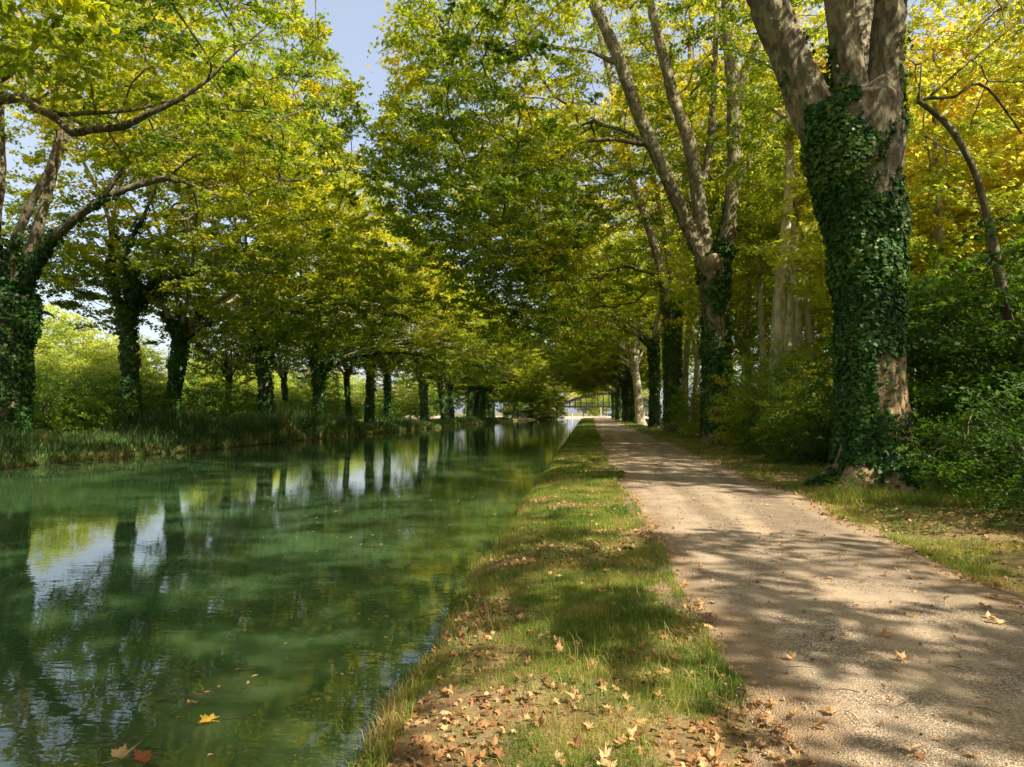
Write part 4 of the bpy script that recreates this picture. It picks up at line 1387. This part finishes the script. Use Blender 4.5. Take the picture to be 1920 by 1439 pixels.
# left bank reeds and grass
xs, ys, hs, ws, ts = [], [], [], [], []
n = 60000
y = 20 + 150 * r.uniform(size=n) ** 1.7
off = r.uniform(size=n) ** 1.4 * 5.5
x = xl(y) - .05 - off
tall = fbm(np.stack([x * .5, y * .35], -1), 401)
far = y > 62
h_ = (.45 + 1.9 * tall ** 1.3 * (.6 + .8 * (fbm(np.stack([y * .12, y * 0], -1), 403) > .5)) * np.clip((y - 25) / 12, .3, 1)) * np.where(far, .6, 1) * np.clip(.35 + off * .6, .35, 1) * r.uniform(.6, 1.3, n)
tn = .3 + (fbm(np.stack([x * .4, y * .4], -1), 402) - .5) * .9 + r.normal(size=n) * .15
tn = np.where(r.uniform(size=n) < .10, .95, tn)
tn = np.where(off < .35, tn + .3, tn)
me = blades("reeds", x, y, hgt(x, y) - .03, h_, .016 + .0009 * np.clip(y, 0, 60) * r.uniform(.6, 1.2, n), tn, M['reed'], r, .45)
ob("reeds", me, kind='stuff', label="tall reeds and rank grass along the far bank", cat="reeds")
n = 26000
y = 18 + 60 * r.uniform(size=n); x = xl(y) - 4 - 14 * r.uniform(size=n)
me = blades("meadow_grass", x, y, hgt(x, y) - .03, .5 * r.uniform(.4, 1.5, n), np.full(n, .05), .45 + r.normal(size=n) * .2, M['reed'], r, .5)
ob("meadow_grass", me, kind='stuff', label="rough grass behind the far bank trees", cat="grass")
# grass tussock on the far bank
n = 900
cx, cy = xat(75, 25.5), 25.5
a = r.uniform(0, 6.28, n)
x = cx + np.cos(a) * .25 * r.uniform(size=n); y = cy + np.sin(a) * .25 * r.uniform(size=n)
me = blades("tussock", x - cx, y - cy, np.zeros(n) - .05, .85 * r.uniform(.5, 1.2, n), np.full(n, .02), .75 + r.normal(size=n) * .2, M['reed'], r, .8)
ob("grass_tussock", me, None, (cx, cy, float(hgt(cx, cy))), "bright arching grass tussock at the water edge at the far left", "grass tussock")

# wood floor plants on the right: ivy and nettles in the shade
n = 26000
x, y = scatter(n, 7, 45, lambda y: y * 0 + 6.6, lambda y: y * 0 + 14, r, 1.2)
g_ = fbm(np.stack([x, y], -1) * .8, 501)
k_ = g_ > .42
x, y, g_ = x[k_], y[k_], g_[k_]
m_ = len(x)
pos = np.stack([x, y, hgt(x, y) + r.uniform(.02, .5, m_) * (g_ - .3) * 2], -1)
nr = np.column_stack([r.normal(size=(m_, 2)) * .5, np.ones(m_)])
ob("undergrowth", leaves("undergrowth", pos, nr, .12 * r.uniform(.5, 1.2, m_), np.clip(.4 + r.normal(size=m_) * .25, 0, 1), M['dark'], OVAL, r), kind='stuff',
   label="dark leafy undergrowth covering the wood floor right of the verge", cat="undergrowth")

# brambles at the foot of the big trunk
for k, (x, y, s_, lab) in enumerate([(7.6, 13.0, .8, "bramble clump at the right foot of the huge trunk"), (8.4, 11.6, .9, "larger bramble clump spilling onto the verge at the right edge"), (4.7, 13.6, .35, "little weed clump at the left foot of the huge trunk")]):
    rr_ = rt(600 + k)
    root = ob("bramble", None, None, (x, y, float(hgt(x, y))), lab, "bramble")
    cents = crown_points([(0, 0, .35, .9, .9, .45)], 40, .2, rr_, None, 0)
    L = [smooth_line([A(0, 0, -.05), A(.3 * math.cos(a), .3 * math.sin(a), .5), A(.8 * math.cos(a), .8 * math.sin(a), .55)], [.01, .008, .004], .15) for a in np.arange(6) * 1.05]
    b = Bag()
    for p_, q_ in L: b.add(*tube(p_, q_, 5))
    ob("stem", b.mesh("stem", M['vine'], True), root)
    ob("foliage", spray_leaves("foliage", cents, None, 26, .085, .22, .6, .6, M['shrub'], OVAL, rr_), root)
    root.scale = (s_,) * 3

# ---- fallen leaves
FL = []
for k in range(10):
    rr_ = rt(700 + k)
    th, rr0 = [], []
    for a_, l_ in ((-112, .62), (-56, .88), (0, 1.0), (56, .88), (112, .62)):
        for da, f in ((-24, .50), (-15, .74), (-9, .72), (0, 1.0), (9, .70), (15, .76)):
            th.append(a_ + da + rr_.uniform(-2, 2)); rr0.append(l_ * f * rr_.uniform(.85, 1.1))
    th.append(138); rr0.append(.3)
    th, rr0 = np.radians(th), np.array(rr0) * .62
    sv = np.vstack([[0, -.08, 0], np.column_stack([np.sin(th) * rr0, np.cos(th) * rr0 - .08, th * 0])])
    sf = np.array([[0, q + 1, q] for q in range(1, len(th))])
    amp_, ph_ = rr_.uniform(.2, 1.0), rr_.uniform(0, 6)
    sv[:, 2] = np.abs(np.sin(np.arctan2(sv[:, 0], sv[:, 1] + .08) * 1.5 + ph_)) * np.hypot(sv[:, 0], sv[:, 1]) * amp_ + (sv[:, 0] ** 2) * rr_.uniform(-.2, 1.0) + .02
    sv[:, 0] *= rr_.uniform(.55, 1.0)
    # petiole
    pv, pf = tube([A(0, -.12, .02), A(.03, -.32, .03), A(.02, -.5, .06)], [.012, .010, .012], 4)
    allv = np.vstack([sv, pv]); n0 = len(sv)
    quads = [f + n0 for f in pf if f.shape[1] == 4]; tris = [f + n0 for f in pf if f.shape[1] == 3]
    FL.append((allv, quads, [sf] + tris))
FM = {}


def fl_mesh(k, mat, tone):
    key = (k, mat, round(tone, 1))
    if key not in FM:
        v, q, t = FL[k]
        FM[key] = mesh("fallen_leaf", v, q + [np.concatenate(t)], M[mat], False, {'tone': np.full(len(v), tone)})
    return FM[key]


def put_leaf(x, y, z, s, mat, tone, label, group, r, tilt=.25, k=None):
    o = ob("fallen_leaf", fl_mesh(int(r.integers(10)) if k is None else k, mat, tone), None, (x, y, z), label, "leaf", group)
    o.rotation_euler = (r.normal() * tilt, r.normal() * tilt, r.uniform(0, 6.28))
    o.scale = (s, s, s)
    return o


def gxy(px, py, z=.44):
    d = _Rm @ A((px - 960) / F, (719.5 - py) / F, -1)
    t = (z - H_CAM) / d[2]
    return d[0] * t, d[1] * t


r = rt(81)
x, y = gxy(1712, 1160); put_leaf(x, y, pz(x, y) + .012, .075, 'yellow_leaf', .0, "small bright orange yellow leaf alone on the path", None, r, .35)
x, y = gxy(1710, 1414); put_leaf(x, y, pz(x, y) + .012, .15, 'dry', .8, "largest tan fallen leaf, on the path at the bottom of the picture", None, r, .15)
x, y = gxy(1692, 1242); put_leaf(x, y, pz(x, y) + .012, .12, 'dry', 1.0, "pale tan star shaped leaf on the path below the orange one", None, r, .12)
x, y = gxy(1133, 1408); put_leaf(x, y, pz(x, y) + .03, .12, 'dry', 1.0, "pale buff leaf lying on the verge grass at the bottom of the picture", None, r, .2)
x, y = gxy(392, 1353, 0); put_leaf(x, y, .006, .17, 'yellow_leaf', 1.0, "large yellow orange leaf floating on the green water", None, r, .04)
x, y = gxy(360, 1322, 0); put_leaf(x, y, .006, .10, 'dry', .6, "small curled orange brown leaf floating above the yellow one", None, r, .1)
x, y = gxy(228, 1424, 0); put_leaf(x, y, .006, .21, 'dry', 1.0, "big tan leaf floating at the bottom left of the water", None, r, .04)
x, y = gxy(268, 1430, 0); put_leaf(x, y, .010, .17, 'red_leaf', .5, "russet leaf floating against the big tan leaf", None, r, .04)
for k in range(105):
    yv = 3.0 + 13 * r.uniform() ** 1.6; e = r.uniform()
    e = e ** 2 if r.uniform() < .5 else 1 - e ** 2 * .7
    xv = float(pl(yv)) + .05 + (float(pr(yv)) - float(pl(yv)) - .1) * e
    put_leaf(xv, yv, float(pz(xv, yv)) + .008, r.uniform(.05, .11), 'dry', float(np.clip(r.normal(.75, .2), 0, 1)), "dry tan plane leaf lying on the gravel path", "dry leaves on the path", r, .2)
for k in range(165):
    yv = 2.8 + 9 * r.uniform() ** 1.8
    xv = float(xr(yv)) + .15 + (float(pl(yv)) - float(xr(yv)) - .2) * r.uniform()
    put_leaf(xv, yv, float(pz(xv, yv)) + .022, r.uniform(.06, .115), 'dry', float(np.clip(r.normal(.5, .28), 0, 1)), "brown plane leaf in the grass between path and water", "brown leaves on the waterside verge", r, .35)
for k in range(40):
    yv = 6.5 + 9 * r.uniform()
    xv = 3.9 + 2.0 * r.uniform()
    put_leaf(xv, yv, float(pz(xv, yv)) + .022, r.uniform(.07, .12), 'dry', float(np.clip(r.normal(.6, .25), 0, 1)), "brown plane leaf on the verge under the huge ivied trunk", "brown leaves on the right verge", r, .35)
for k in range(34):
    yv = 3.6 + 26 * r.uniform() ** 1.3
    xv = float(xr(yv)) - .3 - (4 + yv * .35) * r.uniform()
    put_leaf(xv, yv, .004, r.uniform(.05, .10), 'dry', float(np.clip(r.normal(.45, .3), 0, 1)), "small brown leaf floating on the canal", "small leaves floating on the canal", r, .03)
# litter crumbs: broken leaf bits nobody could count
n = 16000
x, y = scatter(n, 2.4, 30, lambda y: xr(y) + .08, lambda y: pl(y) + .15, r, 1.5)
g_ = fbm(np.stack([x, y], -1) * .9, 200, 4)
k_ = r.uniform(size=n) < np.clip((.58 - g_) * 6, .1, 1); x, y = x[k_], y[k_]
n2 = 5000
x2, y2 = scatter(n2, 5, 30, lambda y: pr(y) - .25, lambda y: pr(y) + 2.8, r, 1.3)
n3 = 1800
x3, y3 = scatter(n3, 2.6, 40, lambda y: pl(y), lambda y: pr(y), r, 1.5)
x, y = np.concatenate([x, x2, x3]), np.concatenate([y, y2, y3])
m_ = len(x)
sz = np.where(np.arange(m_) >= m_ - n3, .026, .043) * r.uniform(.45, 1.7, m_) * (1 + y * .02)
nr = np.column_stack([r.normal(size=(m_, 2)) * .7, np.ones(m_)])
pos = np.stack([x, y, pz(x, y) + .008 + .01 * r.uniform(size=m_)], -1)
ob("leaf_litter", leaves("leaf_litter", pos, nr, sz, np.clip(.5 + r.normal(size=m_) * .3, 0, 1), M['dry'], STAR, r), kind='stuff', label="crumbled brown leaf litter scattered over verges and path", cat="leaf litter")
# loose stones on the path
n = 9000
yv = 2.4 + 12 * r.uniform(size=n) ** 1.5
e = r.uniform(size=n); e = np.where(r.uniform(size=n) < .6, np.where(e < .5, (e * 2) ** 2.2 * .5, 1 - (2 - e * 2) ** 2.2 * .5), e)
xv = pl(yv) - .12 + (pr(yv) - pl(yv) + .24) * e
oc = np.array([(1, 0, 0), (0, 1, 0), (-1, 0, 0), (0, -1, 0), (0, 0, .7), (0, 0, -.7)], float)
of = np.array([[0, 1, 4], [1, 2, 4], [2, 3, 4], [3, 0, 4], [1, 0, 5], [2, 1, 5], [3, 2, 5], [0, 3, 5]])
sz = .0042 * np.exp(r.normal(size=n) * .4)
a = r.uniform(0, 6.28, n)
O = oc[None] * r.uniform(.7, 1.3, (n, 6, 1)) * sz[:, None, None]
V = np.stack([O[..., 0] * np.cos(a)[:, None] - O[..., 1] * np.sin(a)[:, None], O[..., 0] * np.sin(a)[:, None] + O[..., 1] * np.cos(a)[:, None], O[..., 2]], -1) + np.stack([xv, yv, pz(xv, yv) + .002], -1)[:, None]
ob("gravel", mesh("gravel", V.reshape(-1, 3), (of[None] + (np.arange(n) * 6)[:, None, None]).reshape(-1, 3), M['stone'], True), kind='stuff', label="small loose stones lying on the towpath", cat="gravel")
b = Bag()
for q in range(260):
    yv = 2.5 + 9 * r.uniform() ** 1.3; xv = float(xr(yv)) + .2 + r.uniform() * (float(pr(yv)) + 1.5 - float(xr(yv))); a = r.uniform(0, 6.28); l_ = r.uniform(.03, .16)
    z = float(pz(xv, yv)) + .012
    b.add(*tube([A(xv, yv, z), A(xv + math.cos(a) * l_ * .5 + .006, yv + math.sin(a) * l_ * .5, z + .008), A(xv + math.cos(a) * l_, yv + math.sin(a) * l_, z)], [.0028, .0022, .0012], 4))
ob("fallen_twigs", b.mesh("fallen_twigs", M['vine']), kind='stuff', label="thin broken twigs strewn over path and verge", cat="twigs")
# floating specks
n = 700
yv = 3.5 + 45 * r.uniform(size=n) ** 1.3
xv = xr(yv) - .2 - (3 + yv * .33) * r.uniform(size=n)
kp = fbm(np.stack([xv * .5, yv * .25], -1), 611) > .47; xv, yv = xv[kp], yv[kp]; n = len(xv)
ob("floating_debris", leaves("floating_debris", np.stack([xv, yv, np.full(n, .004)], -1), np.column_stack([r.normal(size=(n, 2)) * .03, np.ones(n)]), .03 * r.uniform(.4, 1.8, n) * (1 + yv * .03), np.clip(.5 + r.normal(size=n) * .3, 0, 1), M['dry'], OVAL, r),
   kind='stuff', label="tiny leaf scraps and seeds drifting on the water", cat="debris")
# floating debris
b = Bag()
for cx, cy in [gxy(300, 1320, 0), gxy(340, 1300, 0), gxy(220, 1400, 0), gxy(480, 1255, 0), gxy(600, 1200, 0), gxy(700, 1155, 0)]:
    for q in range(6):
        a = r.normal() * .9 + .5; l_ = r.uniform(.08, .4); px_, py_2 = cx + r.normal() * .18, cy + r.normal() * .14
        b.add(*tube([A(px_, py_2, .002), A(px_ + math.cos(a) * l_ * .5, py_2 + math.sin(a) * l_ * .5 + .02, .004), A(px_ + math.cos(a) * l_, py_2 + math.sin(a) * l_, .002)], [.0022, .0022, .0012], 4))
ob("water_weed", b.mesh("water_weed", M['vine']), kind='stuff', label="thin straw stalks and weed drifting on the near water", cat="weed")

# hanging dead twig in the sky gap
tw = Bag()
for pts in ([(592, -20), (592, 60), (594, 98)], [(594, 98), (575, 108), (552, 120), (549, 160), (553, 215)], [(592, 40), (578, 62), (560, 80)], [(592, 70), (604, 78)]):
    P3 = [P(a, b_, 17.3) for a, b_ in pts]
    tw.add(*tube(*smooth_line(P3, np.linspace(.02, .008, len(P3)), .15), 5))
o = ob("dead_branch", tw.mesh("dead_branch", M['twig'], True), None, (0, 0, 0), "bare dead twig hanging in the patch of sky", "branch")

print("TRIS", sum(len(m_.polygons) for m_ in bpy.data.meshes))
